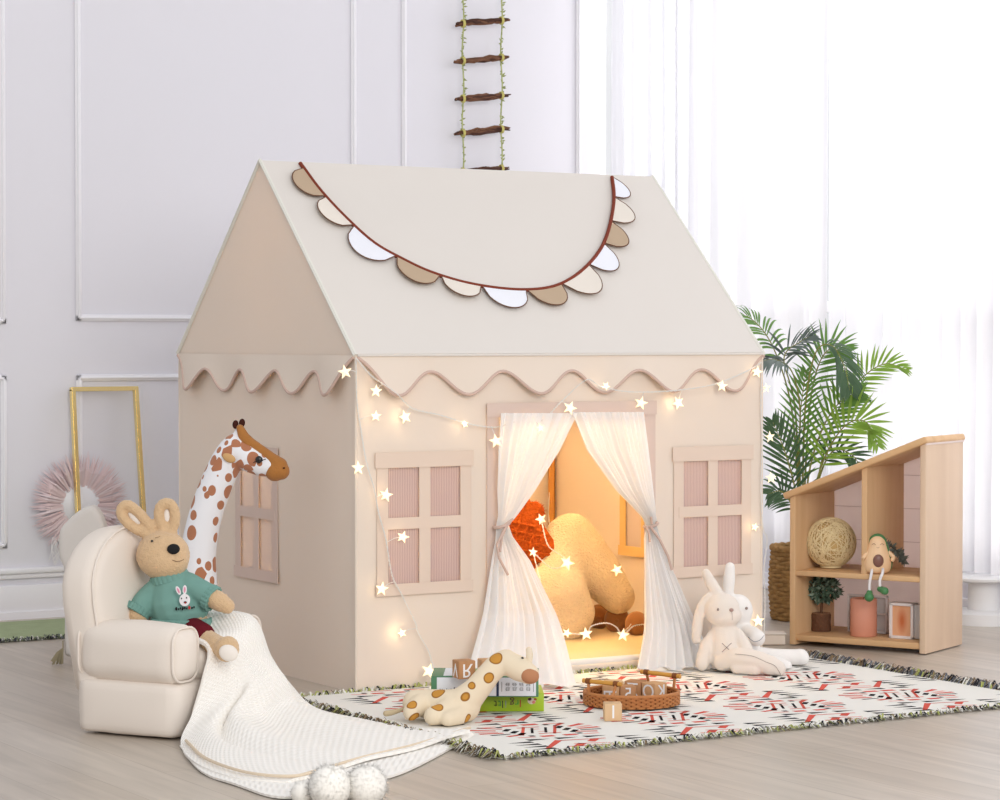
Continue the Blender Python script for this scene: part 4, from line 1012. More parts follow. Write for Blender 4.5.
put('eye', G().ell(sh(746.5, 608.3, -.034), (1.7*k, 1.2*k, 1.5*k), (0, 0, .6), 10, 8), THREAD, body)
put('paw_seam', G().tube(spl([sh(748, 637, -.108), sh(754, 641.5, -.112), sh(760, 640, -.110), sh(764, 635.5, -.105)], 16), .0007, 5), mat('slate thread', srgb(120, 130, 146), .9, .1), body)
# low cream box beyond them
b0 = gz(766, 646); bx = thing('canvas_box', 'low cream canvas box on the floor behind the white rabbit', 'box', b0+FH*.05, -YAW)
put('body', puff((0, 0, .016), (.12, .07, .031), .004, (0, 0, .001)), CANVAS, bx); put('flap', G().box((.0, 0, .0335), (.124, .074, .003), r=.001), SOFA, bx)
#@@PART3
# ================================================================== WOODEN SHELF
TH = .45; SR = gz(925, 655.5); sd_ = Vector((-math.sin(TH), math.cos(TH), 0)); se = Vector((math.cos(TH), math.sin(TH), 0)); SWD, SDP = .43, .28
sroot = SR+sd_*SWD/2; SRZ = math.atan2(-sd_.y, -sd_.x)
shf = thing('bookshelf', 'low pine display shelf with a slanted top and three open compartments on the floorboards', 'shelf', sroot, SRZ)
hl, hr = .450, .620; hx = SWD/2
def top_z(x): return hl+(hr-hl)*(x+hx)/SWD
def side(x0, x1, name):
    g = G(); g.pad([(x0, .004), (x1, .004), (x1, top_z(x1)-.012), (x0, top_z(x0)-.012)], SDP, .0025, Matrix.Translation((0, SDP/2, 0)), 2); return put(name, g, PINE, shf)
side(-hx, -hx+.018, 'side_panel'); r_side = side(hx-.018, hx, 'side_panel'); r_side.data.materials[0] = PINEPALE

g = G(); g.pad([(.012, .222), (.030, .222), (.030, top_z(.03)-.012), (.012, top_z(.012)-.012)], SDP-.012, .0025, Matrix.Translation((0, SDP/2, 0)), 2); put('divider', g, PINE, shf)
put('shelf_board', G().box((0, SDP/2, .216), (SWD-.034, SDP-.006, .016), r=.0025), PINEX, shf)
put('shelf_board', G().box((0, SDP/2+.002, .024), (SWD-.034, SDP-.008, .018), r=.0025), PINEX, shf)
put('back_panel', G().pad([(-hx+.01, .02), (hx-.01, .02), (hx-.01, top_z(hx)-.010), (-hx+.01, top_z(-hx)-.010)], .006, 0, Matrix.Translation((0, SDP-.006, 0))), mat('pale lilac-white back board', srgb(248, 236, 231), .7, .2, None, .01, trans=.6), shf)  # translucency added so light from behind brightens the board
g = G()
for z in (.30, .40, .50): g.box((0, SDP-.0098, z), (SWD-.04 if z < .42 else .2, .0012, .0016)) if z < .42 else g.box((hx-.11, SDP-.0098, z), (.18, .0012, .0016))
put('board_groove', g, mat('groove shadow line', srgb(206, 190, 184), .9, .1), shf)
ang_ = math.atan2(hr-hl, SWD); L_ = math.hypot(SWD, hr-hl)
g = G(); g.box((-.006, SDP/2-.004, (hl+hr)/2-.004), (L_+.024, SDP+.012, .020), (0, -ang_, 0), r=.006, seg=3); put('slanted_top', g, PINEX, shf)
put('top_cap', G().box((hx+.0005, SDP/2, hr-.006), (.006, SDP, .022), r=.002), mat('pale pink edge strip', srgb(236, 220, 214), .6, .2), shf)
def SP(px, py, dy=0.0): return hit(px, py, sroot+se*dy, se)
def kk(p): return (p-CAM).dot(FV)/FPX
# string ball
c = SP(831, 537, .13); k = kk(c); r = 25.2*k; c.z = .2245+r
t = thing('string_ball', 'round cream string ball lamp on the middle board of the wooden shelf', 'ball', (c.x, c.y, .2245))
CORD = mat('cream twine', srgb(240, 222, 178), .85, .15, ('noise', 400, .4, .002), .06)
g = G(); R3 = random.Random(5)
for i in range(95):
    n_ = Vector((R3.gauss(0, 1), R3.gauss(0, 1), R3.gauss(0, .8))).normalized(); u = n_.orthogonal().normalized(); w = n_.cross(u); h = R3.uniform(-.35, .35)
    rr_ = r*R3.uniform(.975, 1.0)
    g.tube([Vector((0, 0, r))+(u*math.cos(a)+w*math.sin(a))*rr_*math.sqrt(1-h*h)+n_*h*rr_ for a in [2*PI*j/36 for j in range(36)]], .0011, 4, closed=True)
put('twine', g, CORD, t)
put('base_ring', G().lathe([(.028, 0), (.032, .002), (.030, .006), (.026, .004), (.028, 0)], 28), CORD, t)
put('inner_shade', G().ell((0, 0, r), r*.93), mat('warm paper lining', srgb(214, 182, 126), .9, .1), t)
# avocado figure
c = SP(877.5, 552, .035); k = kk(c); c.z = .2245
t = thing('avocado_figurine', 'small smiling avocado figurine with dangling legs sitting on the shelf edge', 'figurine', c, -YAW)
AV = mat('cream ceramic', srgb(236, 200, 160), .45, .4, None, .02); AVG = mat('green ceramic', srgb(76, 132, 84), .4, .4, None, .03); AVB = mat('brown ceramic', srgb(122, 84, 74), .35, .5, None, .02)
prof = [(0, 0), (8*k, .3*k), (12.5*k, 3*k), (14.3*k, 9*k), (13.8*k, 15*k), (11.2*k, 23*k), (9.2*k, 29*k), (7.4*k, 34*k), (4.2*k, 37.4*k), (0, 38.6*k)]
P_ = spl([(a, 0, b) for a, b in prof], 36)
g = G(); g.lathe([(max(0, p.x) if 0 < i < 36 else 0, p.z) for i, p in enumerate(P_)], 28, Matrix.Diagonal((1, .72, 1, 1))); body = put('body', g, AV, t)
g = G(); g.lathe([(max(0, p.x) if 0 < i < 36 else 0, p.z) for i, p in enumerate(P_)], 28, Matrix.Translation((.0012, .004, .0012)) @ Matrix.Diagonal((1.05, .72, 1.03, 1))); put('rind', g, AVG, t)
put('stone', G().ell((-.6*k, -9.6*k, 13.4*k), (5.4*k, 2.5*k, 6.6*k), (0.05, 0, 0)), AVB, body)
for sx in (-1, 1):
    put('eye', G().tube(spl([(sx*4.2*k-.6*k-2*k, -6.4*k, 29*k), (sx*4.2*k-.6*k, -6.9*k, 30.6*k), (sx*4.2*k-.6*k+2*k, -6.4*k, 29*k)], 8), .0006, 5), AVB, body)
    put('arm', G().cap([(sx*11*k, -2*k, 21*k), (sx*15*k, -5*k, 17*k), (sx*14*k, -7*k, 14.5*k)] if sx > 0 else [(-10.5*k, -2*k, 21*k), (-14.5*k, -4*k, 16.5*k)], 2.2*k, 8), AV, body)
put('smile', G().tube(spl([(-2*k, -7.2*k, 27*k), (-.6*k, -7.6*k, 26.2*k), (.8*k, -7.2*k, 27*k)], 8), .0005, 5), AVB, body)
o_ = Vector(c); loc = lambda px, py, dy: (lambda P: Vector(((P-o_).dot(RV), (P-o_).dot(FH), P.z-o_.z)))(SP(px, py, dy))
for (xa, ya, xb, yb, dx) in ((872, 571, 869.5, 592, -.0), (883, 571, 880, 588, 1)):
    leg = put('leg', G().tube(spl([loc(xa, ya-2, .012), loc(xa-.5, ya+2, -.010), loc(xb, yb-8, -.014), loc(xb, yb, -.014)], 16), .0042, 8), mat('white ribbed cord', (.86, .84, .86), .7, .2), t)
    g = G(); g.cap([loc(xb, yb+1, -.014), loc(xb-.3+5*dx, yb+5-2*dx, -.020)], [3.0*k, 4.0*k], 10) if dx else g.cap([loc(xb, yb+1, -.014), loc(xb-.4, yb+5, -.022)], [3.2*k, 4.8*k], 10)
    put('shoe', g, AVG, leg)
# dark sprig behind the figure
c = SP(893, 568, .12); k = kk(c); c.z = .2245
t = thing('dried_sprig', 'small dark purple-green sprig lying behind the avocado figurine on the shelf', 'sprig', c, -YAW)
DLEAF = mat('dusky purple-green leaf', srgb(122, 126, 118), .7, .2, None, .3, 60)
def leaf(g, p, d, up, L, w):
    d = d.normalized(); s_ = d.cross(up); s_ = s_.normalized() if s_.length > 1e-6 else d.orthogonal().normalized(); n_ = s_.cross(d)
    g.add([p, p+d*L*.4+s_*w+n_*w*.35, p+d*L, p+d*L*.4-s_*w+n_*w*.35, p+d*L*.45], [(0, 1, 4), (1, 2, 4), (2, 3, 4), (3, 0, 4)])
stem = spl([(-16*k, 0, 30*k), (-4*k, -.002, 26*k), (6*k, -.004, 18*k), (10*k, -.004, 10*k)], 24)
put('stem', G().tube([(-16*k, .004, 1*k), (-17*k, .004, 15*k)]+[tuple(p) for p in stem], .0012, 6), mat('brown stem', srgb(96, 72, 56), .8, .2), t)
g = G()
for p in stem:
    for _ in range(6): leaf(g, p, Vector((R3.gauss(.3, 1), R3.gauss(0, 1), R3.gauss(-.2, 1))), Vector((R3.gauss(0, 1), -1, R3.gauss(0, 1))), R3.uniform(4, 8)*k, R3.uniform(1.2, 2)*k)
put('leaves', g, DLEAF, t, smooth=False)
put('foot', G().box((-15*k, .004, .0015), (18*k, .02, .003), r=.001), WHITE, t)
# topiary on a wooden pot
c = SP(821, 641, .13); k = kk(c); c.z = .0335
t = thing('potted_topiary', 'small round green topiary tree in a bark pot on the bottom board of the shelf', 'potted plant', c, -YAW)
BARK = mat('brown bark', srgb(108, 76, 58), .9, .1, ('vor', 120, .8, .004), .2, 60)
put('pot', G().lathe([(0, 0), (9.6*k, 0), (10*k, 2*k), (9.6*k, 9*k), (10*k, 16*k), (9.2*k, 17.5*k), (0, 17.2*k)], 26), BARK, t)
put('pot_rim', G().lathe([(7.8*k, 17.4*k), (9.4*k, 17.6*k), (9.4*k, 18.2*k), (7.8*k, 18.2*k), (7.8*k, 17.4*k)], 26), mat('cut wood', srgb(150, 112, 84), .8, .2), t)
put('trunk', G().tube(spl([(0, 0, 17*k), (.6*k, 0, 26*k), (0, 0, 34*k)], 10), 1.3*k, 8), BARK, t)
g = G(); cc = Vector((2*k, 0, 42*k)); GL = []
for i in range(520):
    d = Vector((R3.gauss(0, 1), R3.gauss(0, 1), R3.gauss(0, 1))).normalized(); q = R3.random()**.25
    p = cc+Vector((d.x*17*k, d.y*16*k, d.z*13*k))*q*.92; g.mi = R3.choice((0, 0, 1))
    leaf(g, p, d+Vector((R3.gauss(0, .6), R3.gauss(0, .6), R3.gauss(0, .6)-.15)), d, R3.uniform(4.5, 8)*k, R3.uniform(1.3, 2.2)*k)
put('foliage', g, [mat('deep green leaf', srgb(82, 106, 88), .6, .3, None, .25, 60), mat('grey green leaf', srgb(132, 154, 138), .6, .3, None, .2, 60)], t, smooth=False)
# terracotta candle
c = SP(863.5, 641.5, .085); k = kk(c); c.z = .0335
t = thing('pillar_candle', 'plain terracotta pink pillar candle on the bottom board of the shelf', 'candle', c)
put('wax', G().lathe([(0, 0), (12.6*k, 0), (13.3*k, .8*k), (13.3*k, 36.6*k), (12.4*k, 37.6*k), (11*k, 37*k), (0, 36.4*k)], 36), mat('terracotta wax', srgb(222, 154, 130), .55, .3, None, .01), t)
put('wick', G().tube([(0, 0, 36*k), (.4*k, 0, 39*k)], .0008, 6), BLACKF, t)
# picture boxes
FRW = mat('white lacquered frame', srgb(236, 230, 230), .4, .4, None, .01); ACR = mat('frosted acrylic', (.82, .80, .80), .25, .5, None, .01, alpha=.35)
def LS(px, py, dy): P = SP(px, py, dy)-sroot; return Vector((P.dot(-sd_), dy, P.z))
a = LS(889, 641, .075); b = LS(913, 604, .075); w_ = b.x-a.x; h_ = b.z-.0335; mid = (a.x+b.x)/2
rt = sroot-sd_*mid+se*.075; rt.z = .0335
t = thing('picture_box', 'white box frame holding an orange picture, beside the terracotta candle', 'picture frame', rt, SRZ)
g = G()
for (x, z, sx, sz) in ((0, .004, w_, .008), (0, h_-.004, w_, .008), (-w_/2+.004, h_/2, .008, h_), (w_/2-.004, h_/2, .008, h_)): g.box((x, .020, z), (sx, .04, sz), r=.001)
put('frame', g, FRW, t)
def pic_mat():
    m, nt, b = nodes('orange abstract print'); tc = N(nt, 'ShaderNodeTexCoord'); mp = N(nt, 'ShaderNodeMapping'); mp.inputs['Location'].default_value = (0, 0, -.052*2.0); mp.inputs['Scale'].default_value = (5, 1, 2.0)
    gr_ = N(nt, 'ShaderNodeTexGradient', gradient_type='SPHERICAL'); ms_ = N(nt, 'ShaderNodeVectorMath', operation='SCALE'); ms_.inputs['Scale'].default_value = 11
    nt.links.new(tc.outputs['Object'], mp.inputs['Vector']); nt.links.new(mp.outputs[0], ms_.inputs[0]); nt.links.new(ms_.outputs[0], gr_.inputs['Vector'])
    cr = N(nt, 'ShaderNodeValToRGB'); cr.color_ramp.elements[0].color = c4(srgb(230, 172, 132)); cr.color_ramp.elements[1].color = c4(srgb(204, 110, 64)); cr.color_ramp.elements[1].position = .8
    nt.links.new(gr_.outputs['Fac'], cr.inputs[0]); nt.links.new(cr.outputs[0], b.inputs['Base Color']); b.inputs['Roughness'].default_value = .6; return m
put('picture', G().box((0, .008, h_/2), (w_-.016, .002, h_-.016)), pic_mat(), t)
put('acrylic_side', G().box((w_/2+.012, .028, h_/2), (.020, .05, h_-.004), r=.003), ACR, t)
a = LS(848, 639, .165); b = LS(888, 603, .165); w_ = b.x-a.x; h_ = .112; mid = (a.x+b.x)/2
rt = sroot-sd_*mid+se*.165; rt.z = .0335
t = thing('grid_frame', 'white open grid frame standing behind the terracotta candle', 'picture frame', rt, SRZ)
g = G()
for (x, z, sx, sz) in ((0, .003, w_, .006), (0, h_-.003, w_, .006), (-w_/2+.003, h_/2, .006, h_), (w_/2-.003, h_/2, .006, h_), (w_*.12, h_/2, .005, h_), (0, h_*.52, w_, .005)): g.box((x, 0, z), (sx, .012, sz), r=.001)
put('frame', g, FRW, t); put('acrylic_sheet', G().box((0, .009, h_/2), (w_-.004, .003, h_-.004)), ACR, t)

# ================================================================== PALM IN A BASKET
bb = gz(803, 619); k = kk(bb); V = Stand(803, 619)
bk_ = thing('wicker_basket', 'tall woven seagrass basket standing behind the wooden shelf', 'basket', bb)
SEA = mat('seagrass rope', srgb(176, 140, 92), .9, .1, ('vor', 70, .9, .006), .3, 45)
R4 = random.Random(11); hb = .232; nring = 17; rb = .104
for_g = G()
for i in range(nring):
    z = .008+(hb-.012)*i/(nring-1); rad = rb*(.93+.07*math.sin(PI*min(1, i/nring*1.1))); ph = i*PI/14
    P_ = [(math.cos(a)*(rad+.003*math.sin(14*a+ph*14)), math.sin(a)*(rad+.003*math.sin(14*a+ph*14)), z+.0015*math.sin(9*a+i)) for a in [2*PI*j/112 for j in range(112)]]
    for_g.tube(P_, .0078, 6, closed=True)
put('weave', for_g, SEA, bk_)
put('rim', G().tube([(math.cos(a)*rb*.96, math.sin(a)*rb*.96, hb+.002*math.sin(20*a)) for a in [2*PI*j/80 for j in range(80)]], .010, 8, closed=True), SEA, bk_)
put('bottom', G().lathe([(0, .004), (rb*.93, .004), (rb*.93, .014), (0, .014)], 32), SEA, bk_)
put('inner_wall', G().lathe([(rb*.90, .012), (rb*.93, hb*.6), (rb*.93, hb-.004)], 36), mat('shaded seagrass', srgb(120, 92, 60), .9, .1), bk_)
pl = thing('palm', 'leafy green areca palm growing out of the seagrass basket behind the shelf', 'plant', bb+Vector((0, 0, .02)))
V.o = bb+Vector((0, 0, 0)); pr_ = Vector((0, 0, .02))
def w_l(px, py, d): p = V.l(px, py, d); return RV*p.x+FH*p.y+Vector((0, 0, p.z))-pr_
LEAFM = [mat('mid green palm leaf', srgb(98, 140, 62), .45, .4, None, .25, 9, trans=.3), mat('deep green palm leaf', srgb(66, 96, 62), .42, .45, None, .2, 9, trans=.15), mat('fresh green palm leaf', srgb(134, 170, 66), .45, .4, None, .2, 9, trans=.35), mat('slate green palm leaf', srgb(88, 104, 96), .4, .5, None, .2, 9, trans=.1)]
STEMM = mat('olive palm stem', srgb(126, 128, 62), .55, .3, None, .15, 30)
put('soil', G().lathe([(0, .150), (rb*.88, .146), (rb*.88, .140), (0, .138)], 28), mat('dark soil', srgb(70, 54, 42), .95, .1, ('noise', 120, .8, .004), .3, 60), pl)
def frond(spine, t0, Ln, mi, droop, plane, n=24, wid=.0068, fold=.25, swp=.9):
    """arching spine with two ranks of folded leaflets; plane = direction the blade faces"""
    P = spl(spine, 60); g = G(); Rr = R4
    f = put('frond', G().tube(P, [.0042*(1-.75*i/60) for i in range(61)], 6), STEMM, pl)
    for j in range(n):
        t = t0+(1-t0)*(j+.5)/n; i = min(59, int(t*60)); p = P[i]; tg = (P[min(60, i+1)]-P[i-1]).normalized()
        nrm_ = Vector(plane)-tg*tg.dot(Vector(plane)); nrm_.normalize(); sv = tg.cross(nrm_).normalized()
        u = (t-t0)/(1-t0); Lf = Ln*(math.sin(PI*min(.97, .18+.80*u))**.6)*Rr.uniform(.88, 1.08)
        for sg in (-1, 1):
            d = (sv*sg*(1-.35*u)+tg*(swp*(.55+.75*u))-nrm_*-fold*.5).normalized()
            q = [p]; 
            for m_ in range(1, 7):
                dd = (d+Vector((0, 0, -1))*droop*(m_/6)**1.4+Vector((Rr.gauss(0, .02), Rr.gauss(0, .02), 0))).normalized(); q.append(q[-1]+dd*Lf/6)
            b0_ = len(g.v); ws = [.25, .8, 1, .95, .75, .42, .02]
            for a_, w__ in zip(range(7), ws):
                tt = (q[min(6, a_+1)]-q[max(0, a_-1)]).normalized(); ss = tt.cross(nrm_); ss = ss.normalized() if ss.length > 1e-5 else sv; up_ = ss.cross(tt)
                W_ = wid*w__*.66
                g.v += [q[a_]-ss*W_+up_*W_*.3, q[a_], q[a_]+ss*W_+up_*W_*.3]
            for a_ in range(6):
                for c_ in range(2):
                    o0 = b0_+a_*3+c_; g.f.append((o0, o0+1, o0+4, o0+3)); g.m.append(0)
    put('leaflets', g, LEAFM[mi], f, ang=180)
cV = (-FH.x, -FH.y, .25)
B_ = (803, 560)
frond([w_l(803, 560, 0), w_l(803, 470, -.01), w_l(806, 400, -.03), w_l(816, 352, -.05), w_l(832, 346, -.06), w_l(844, 366, -.07), w_l(850, 392, -.08)], .60, .13, 1, .9, (-.2, -.5, 1), 20)
frond([w_l(806, 560, .02), w_l(820, 470, .02), w_l(836, 415, .03), w_l(858, 382, .04), w_l(884, 364, .05), w_l(908, 370, .06)], .38, .10, 2, .15, (-.3, -.7, .8), 22)
frond([w_l(800, 560, .03), w_l(797, 470, .05), w_l(790, 400, .08), w_l(772, 345, .10), w_l(750, 318, .12), w_l(730, 316, .13)], .55, .12, 0, .8, (-.2, -.3, 1), 20)
frond([w_l(799, 560, 0), w_l(798, 470, 0), w_l(800, 410, -.02), w_l(792, 372, -.04), w_l(776, 360, -.06), w_l(758, 362, -.07)], .66, .125, 3, 1.2, (0, -.3, 1), 15, .0080)
frond([w_l(804, 560, -.02), w_l(808, 480, -.03), w_l(822, 430, -.04), w_l(842, 400, -.05), w_l(862, 392, -.06)], .32, .115, 0, .12, cV, 20)
frond([w_l(804, 560, -.01), w_l(812, 500, -.03), w_l(826, 455, -.05), w_l(846, 425, -.07), w_l(866, 422, -.08), w_l(878, 446, -.09)], .34, .12, 2, .12, cV, 22, .0075)
frond([w_l(801, 560, -.03), w_l(797, 500, -.05), w_l(786, 455, -.07), w_l(772, 420, -.08)], .30, .125, 1, .10, cV, 16, .0078, swp=1.2)
frond([w_l(800, 560, -.02), w_l(794, 512, -.05), w_l(782, 492, -.08), w_l(768, 494, -.10)], .35, .09, 1, .6, cV, 14)
frond([w_l(803, 560, .02), w_l(806, 460, .04), w_l(812, 390, .06), w_l(826, 352, .08), w_l(848, 352, .10)], .5, .12, 0, .3, cV, 20)
frond([w_l(802, 560, .05), w_l(798, 460, .06), w_l(794, 400, .07), w_l(784, 358, .06), w_l(800, 342, .04), w_l(812, 336, .03)], .55, .11, 3, .5, (0, -.5, .8), 16)
frond([w_l(802, 560, 0), w_l(800, 480, .0), w_l(800, 420, .02), w_l(806, 370, .04)], .35, .11, 0, .15, cV, 20)
frond([w_l(805, 560, .01), w_l(816, 490, .01), w_l(832, 452, .0), w_l(852, 455, -.02), w_l(864, 474, -.03)], .4, .08, 1, .3, cV, 14)

# ================================================================== GOLD FRAME, FEATHER WREATH, LADDER
ft = gy(106, 389, 2.02); fl = gy(74, 389, 2.02); fr = gy(137, 388, 2.02)
fb = Vector((ft.x, 1.955, 0)); hgt = ft.z
t = thing('gold_frame', 'slim empty gold frame leaning against the panelled back wall', 'frame', fb)
wd = fr.x-fl.x; up = (Vector((ft.x, 2.035, hgt))-fb); hl_ = up.length; up.normalize(); xx = Vector((1, -.0, 0)); nn = xx.cross(up)
M = Matrix((xx, nn*-1, up)).transposed().to_4x4(); g = G()
for (a, b_) in (((-wd/2, 0), (-wd/2-.002, hl_)), ((wd/2+.01, 0), (wd/2-.004, hl_))):
    g.tube([M @ Vector((a[0]+.004, 0, .004)), M @ Vector((b_[0]+.004, 0, hl_))], .0095, 4)
put('stile', G().add(g.v, g.f), GOLD, t, smooth=False) if False else None
def bar3(p, q, w, d):
    z_ = (q-p).normalized(); x_ = nn.cross(z_).normalized(); y_ = z_.cross(x_); m_ = Matrix((x_, y_, z_)).transposed().to_4x4(); m_.translation = (p+q)/2
    gg = G(); L = (q-p).length; bm = bmesh.new(); bmesh.ops.create_cube(bm, size=1)
    for v in bm.verts: v.co = Vector((v.co.x*w, v.co.y*d, v.co.z*L))
    bmesh.ops.bevel(bm, geom=bm.edges[:], offset=.0015, segments=2, affect='EDGES'); gg.bm(bm, m_); return gg
bl = xx*(-wd/2)+Vector((0, 0, .006)); br_ = xx*(wd/2+.012)+Vector((0, 0, .006)); tl = up*hl_+xx*(-wd/2); tr_ = up*hl_+xx*(wd/2)
put('stile', bar3(bl, tl, .014, .022), GOLD, t); put('stile', bar3(br_, tr_, .014, .022), GOLD, t)
put('rail', bar3(tl-xx*.007, tr_+xx*.007, .014, .022), GOLD, t); put('rail', bar3(bl-xx*.007, br_+xx*.007, .014, .022), GOLD, t)
c = gy(80, 505, 2.04); k = kk(c)
t = thing('feather_mirror', 'white disc with pink feather fringe hanging on the wall behind the gold frame', 'wall decoration', c)
put('disc', G().lathe([(0, -.004), (.066, -.004), (.070, 0), (.066, .004), (0, .006)], 40, Matrix.Rotation(PI/2, 4, 'X')), mat('white lacquer disc', srgb(232, 232, 238), .35, .5, None, .01), t)
g = G(); R5 = random.Random(21)
for i in range(460):
    a = 2*PI*i/460+R5.uniform(-.02, .02); d = Vector((math.cos(a)*1.0, 0, math.sin(a))); s_ = Vector((-d.z, 0, d.x)); L = .176*R5.uniform(.88, 1.04); y0 = R5.uniform(-.014, .012)
    g.mi = R5.choices((0, 1, 2), (5, 3, 1))[0]; b_ = d*.060+Vector((0, y0*.5, 0)); m_ = d*(.06+L)*.5+Vector((0, y0-.006, 0))+s_*R5.uniform(-.004, .004); e = d*L+Vector((0, y0+R5.uniform(-.004, .004), 0))+s_*R5.uniform(-.012, .012); w = R5.uniform(.0015, .0034)
    g.add([b_-s_*w*.6, b_+s_*w*.6, m_+s_*w, m_-s_*w, e], [(0, 1, 2, 3), (3, 2, 4)])
put('feathers', g, [mat('dusty pink feather', srgb(228, 206, 208), .9, .1), mat('pale pink feather', srgb(230, 214, 218), .9, .1), mat('mauve feather', srgb(206, 182, 186), .9, .1)], t, smooth=False)
g = G()
for i in range(14): g.tube(spl([(-.10+.006*i*.3, -.01, -.10), (-.085+R5.uniform(-.02, .02), -.012, -.14), (-.085+R5.uniform(-.03, .03), -.010, -.165-R5.random()*.03)], 8), .0009, 4)
put('ribbon_tails', g, mat('white ribbon', (.84, .83, .85), .8, .2), t)
# twig ladder
top_ = gy(482, 96, 2.02)
t = thing('twig_ladder', 'rope ladder of bundled twigs and leafy green cords hanging on the back wall', 'ladder', (top_.x, 2.02, 1.25))
TW = mat('brown twig', srgb(118, 84, 66), .9, .1, ('noise', 160, .7, .004), .3, 60); TD = mat('dark twig', srgb(84, 60, 52), .9, .1, None, .2, 60); LC = mat('pale green cord', srgb(176, 182, 126), .8, .1, None, .1)
o = t.location.copy(); R6 = random.Random(4)
for i, (y0, y1) in enumerate(((99, 95), (133.5, 128.5), (172, 168), (61, 57), (24, 20), (208, 204))):
    a = gy(459, y0, 2.02)-o; b = gy(509, y1, 2.02)-o; g = G()
    for j in range(11):
        g.mi = j % 2; off_ = Vector((0, R6.uniform(-.008, .008), R6.uniform(-.008, .008))); e1 = R6.uniform(-.1, .12); e2 = R6.uniform(.88, 1.03)
        P_ = [a.lerp(b, e1+(e2-e1)*q/8)+off_*(1-.6*abs(q/4-1)**2)+Vector((0, R6.gauss(0, .0018), R6.gauss(0, .0022))) for q in range(9)]
        g.tube(P_, [.0046]*8+[.002], 5)
    rg = put('rung', g, [TW, TD], t)
    for xx_ in (463, 501.5):
        q = gy(xx_, y0+(y1-y0)*(xx_-459)/50, 2.02)-o; g = G()
        g.tube([q+Vector((h*.0005-.005, .0130*math.cos(h), .0130*math.sin(h))) for h in [2*PI*u/12 for u in range(37)]], .0022, 5)
        put('binding', g, MATS.get('straw binding') or mat('straw binding', srgb(206, 196, 120), .9, .1), rg)
for xx_ in (463, 501.5):
    P_ = [gy(xx_+.8*math.sin(y_*.09), y_, 2.02)-o for y_ in range(-6, 212, 6)]; cd_ = put('cord', G().tube(P_, .0028, 6), LC, t)
    g = G()
    for p in P_:
        for _ in range(3): leaf(g, p+Vector((0, 0, R6.uniform(-.01, .01))), Vector((R6.gauss(0, 1), -.5, R6.gauss(.4, .8))), Vector((0, -1, .2)), R6.uniform(.010, .018), .0034)
    put('leaves', g, mat('sage vine leaf', srgb(150, 158, 104), .7, .2, None, .3, 50) if xx_ < 480 else MATS['sage vine leaf'], cd_, smooth=False)

# ================================================================== BOOKS, BLOCKS, LYING GIRAFFE, TRAY
ZR = .0056
V = Stand(513, 712.5, ZR); k = V.k
BA = -YAW+.02
BG = mat('lime green cover', srgb(166, 194, 44), .45, .4, None, .02); PG = mat('cream page edges', srgb(236, 230, 214), .9, .1, ('wave', 300, .4, .001), .02)
def book(name, label, px0, px1, yb, yt, z0, rz, depth, cover, spine_mats, shift=0):
    Vb = Stand((px0+px1)/2, yb, z0); Vb.o = Vb.o+FH*shift; kb = kk(Vb.o); w = (px1-px0)*kb; h = (yb-yt)*kb
    t = thing(name, label, 'book', Vb.o, rz, 'picture books stacked on the rug'); y0 = 0
    put('pages', G().box((0, depth/2+.003, h/2), (w-.008, depth-.004, h-.005)), PG, t)
    g = G(); g.box((0, depth/2, .0013), (w, depth, .0026), r=.0008); g.box((0, depth/2, h-.0013), (w, depth, .0026), r=.0008)
    g.box((0, .0014, h/2), (w, .0028, h-.0006), r=.0008); cv = put('cover', g, cover, t)
    return t, cv, w, h, kb
t, cv, w, h, kb = book('picture_book', 'thick lime green picture book lying at the bottom of the pair on the rug', 448, 544, 711.5, 693.5, ZR, -YAW+.03, .15, BG, None)
for i, (ch, x, col) in enumerate((('t', -.013+.012, (70, 70, 40)), ('t', -.003+.012, (70, 150, 70)), ('l', .004+.012, (60, 60, 60)), ('i', .0115+.012, (150, 160, 160)), ('g', .026+.013, (110, 70, 70)), ('r', .037+.014, (70, 170, 70)), ('l', .046+.013, (200, 70, 60)))):
    m = mat('book ink %d' % i, srgb(*col), .6, .2, None, 0)
    letter(ch, .026, .0004, face(x*1.0, -.0003, h*.42+(.002 if i > 3 else 0), (-1, 0, 0), (0, 0, -1)) @ Matrix.Diagonal((1, 1, 1, 1)), 'lettering', m, cv, mirror=False)
for i, (dx, dz, rx, rz_, col) in enumerate(((0, 0, .010, .008, (232, 214, 196)), (-.004, .004, .005, .004, (90, 60, 60)), (.005, -.003, .0045, .004, (214, 130, 120)), (.009, .004, .004, .003, (170, 90, 50)))):
    put('printed_picture', G().ell((w/2-.030+dx, -.0002-.0001*i, h*.58+dz), (rx, .0004, rz_), n=14, m=6), mat('book print %d' % i, srgb(*col), .6, .2, None, 0), cv)
GREENC = mat('sea green cover', srgb(84, 134, 100), .45, .4, None, .02); GWHITE = mat('white printed paper', srgb(226, 230, 236), .5, .3, None, .01); INK = mat('grey ink', srgb(110, 112, 116), .8, .1, None, 0); NAVY = mat('navy band', srgb(40, 54, 84), .5, .3, None, 0)
z1 = ZR+h+.0004
t, cv, w, h, kb = book('picture_book', 'sea green and white picture book lying on top of the lime green book', 431, 538.5, 697, 676.5, z1, -YAW-.02, .155, GREENC, None, .002)
put('spine_label', G().box((.004, -.0006, h/2), (w-.020, .0012, h-.005), r=.0003), GWHITE, cv)
put('cover_panel', G().box((.012, .078, h+.0004), (w-.034, .135, .0008)), GWHITE, cv)
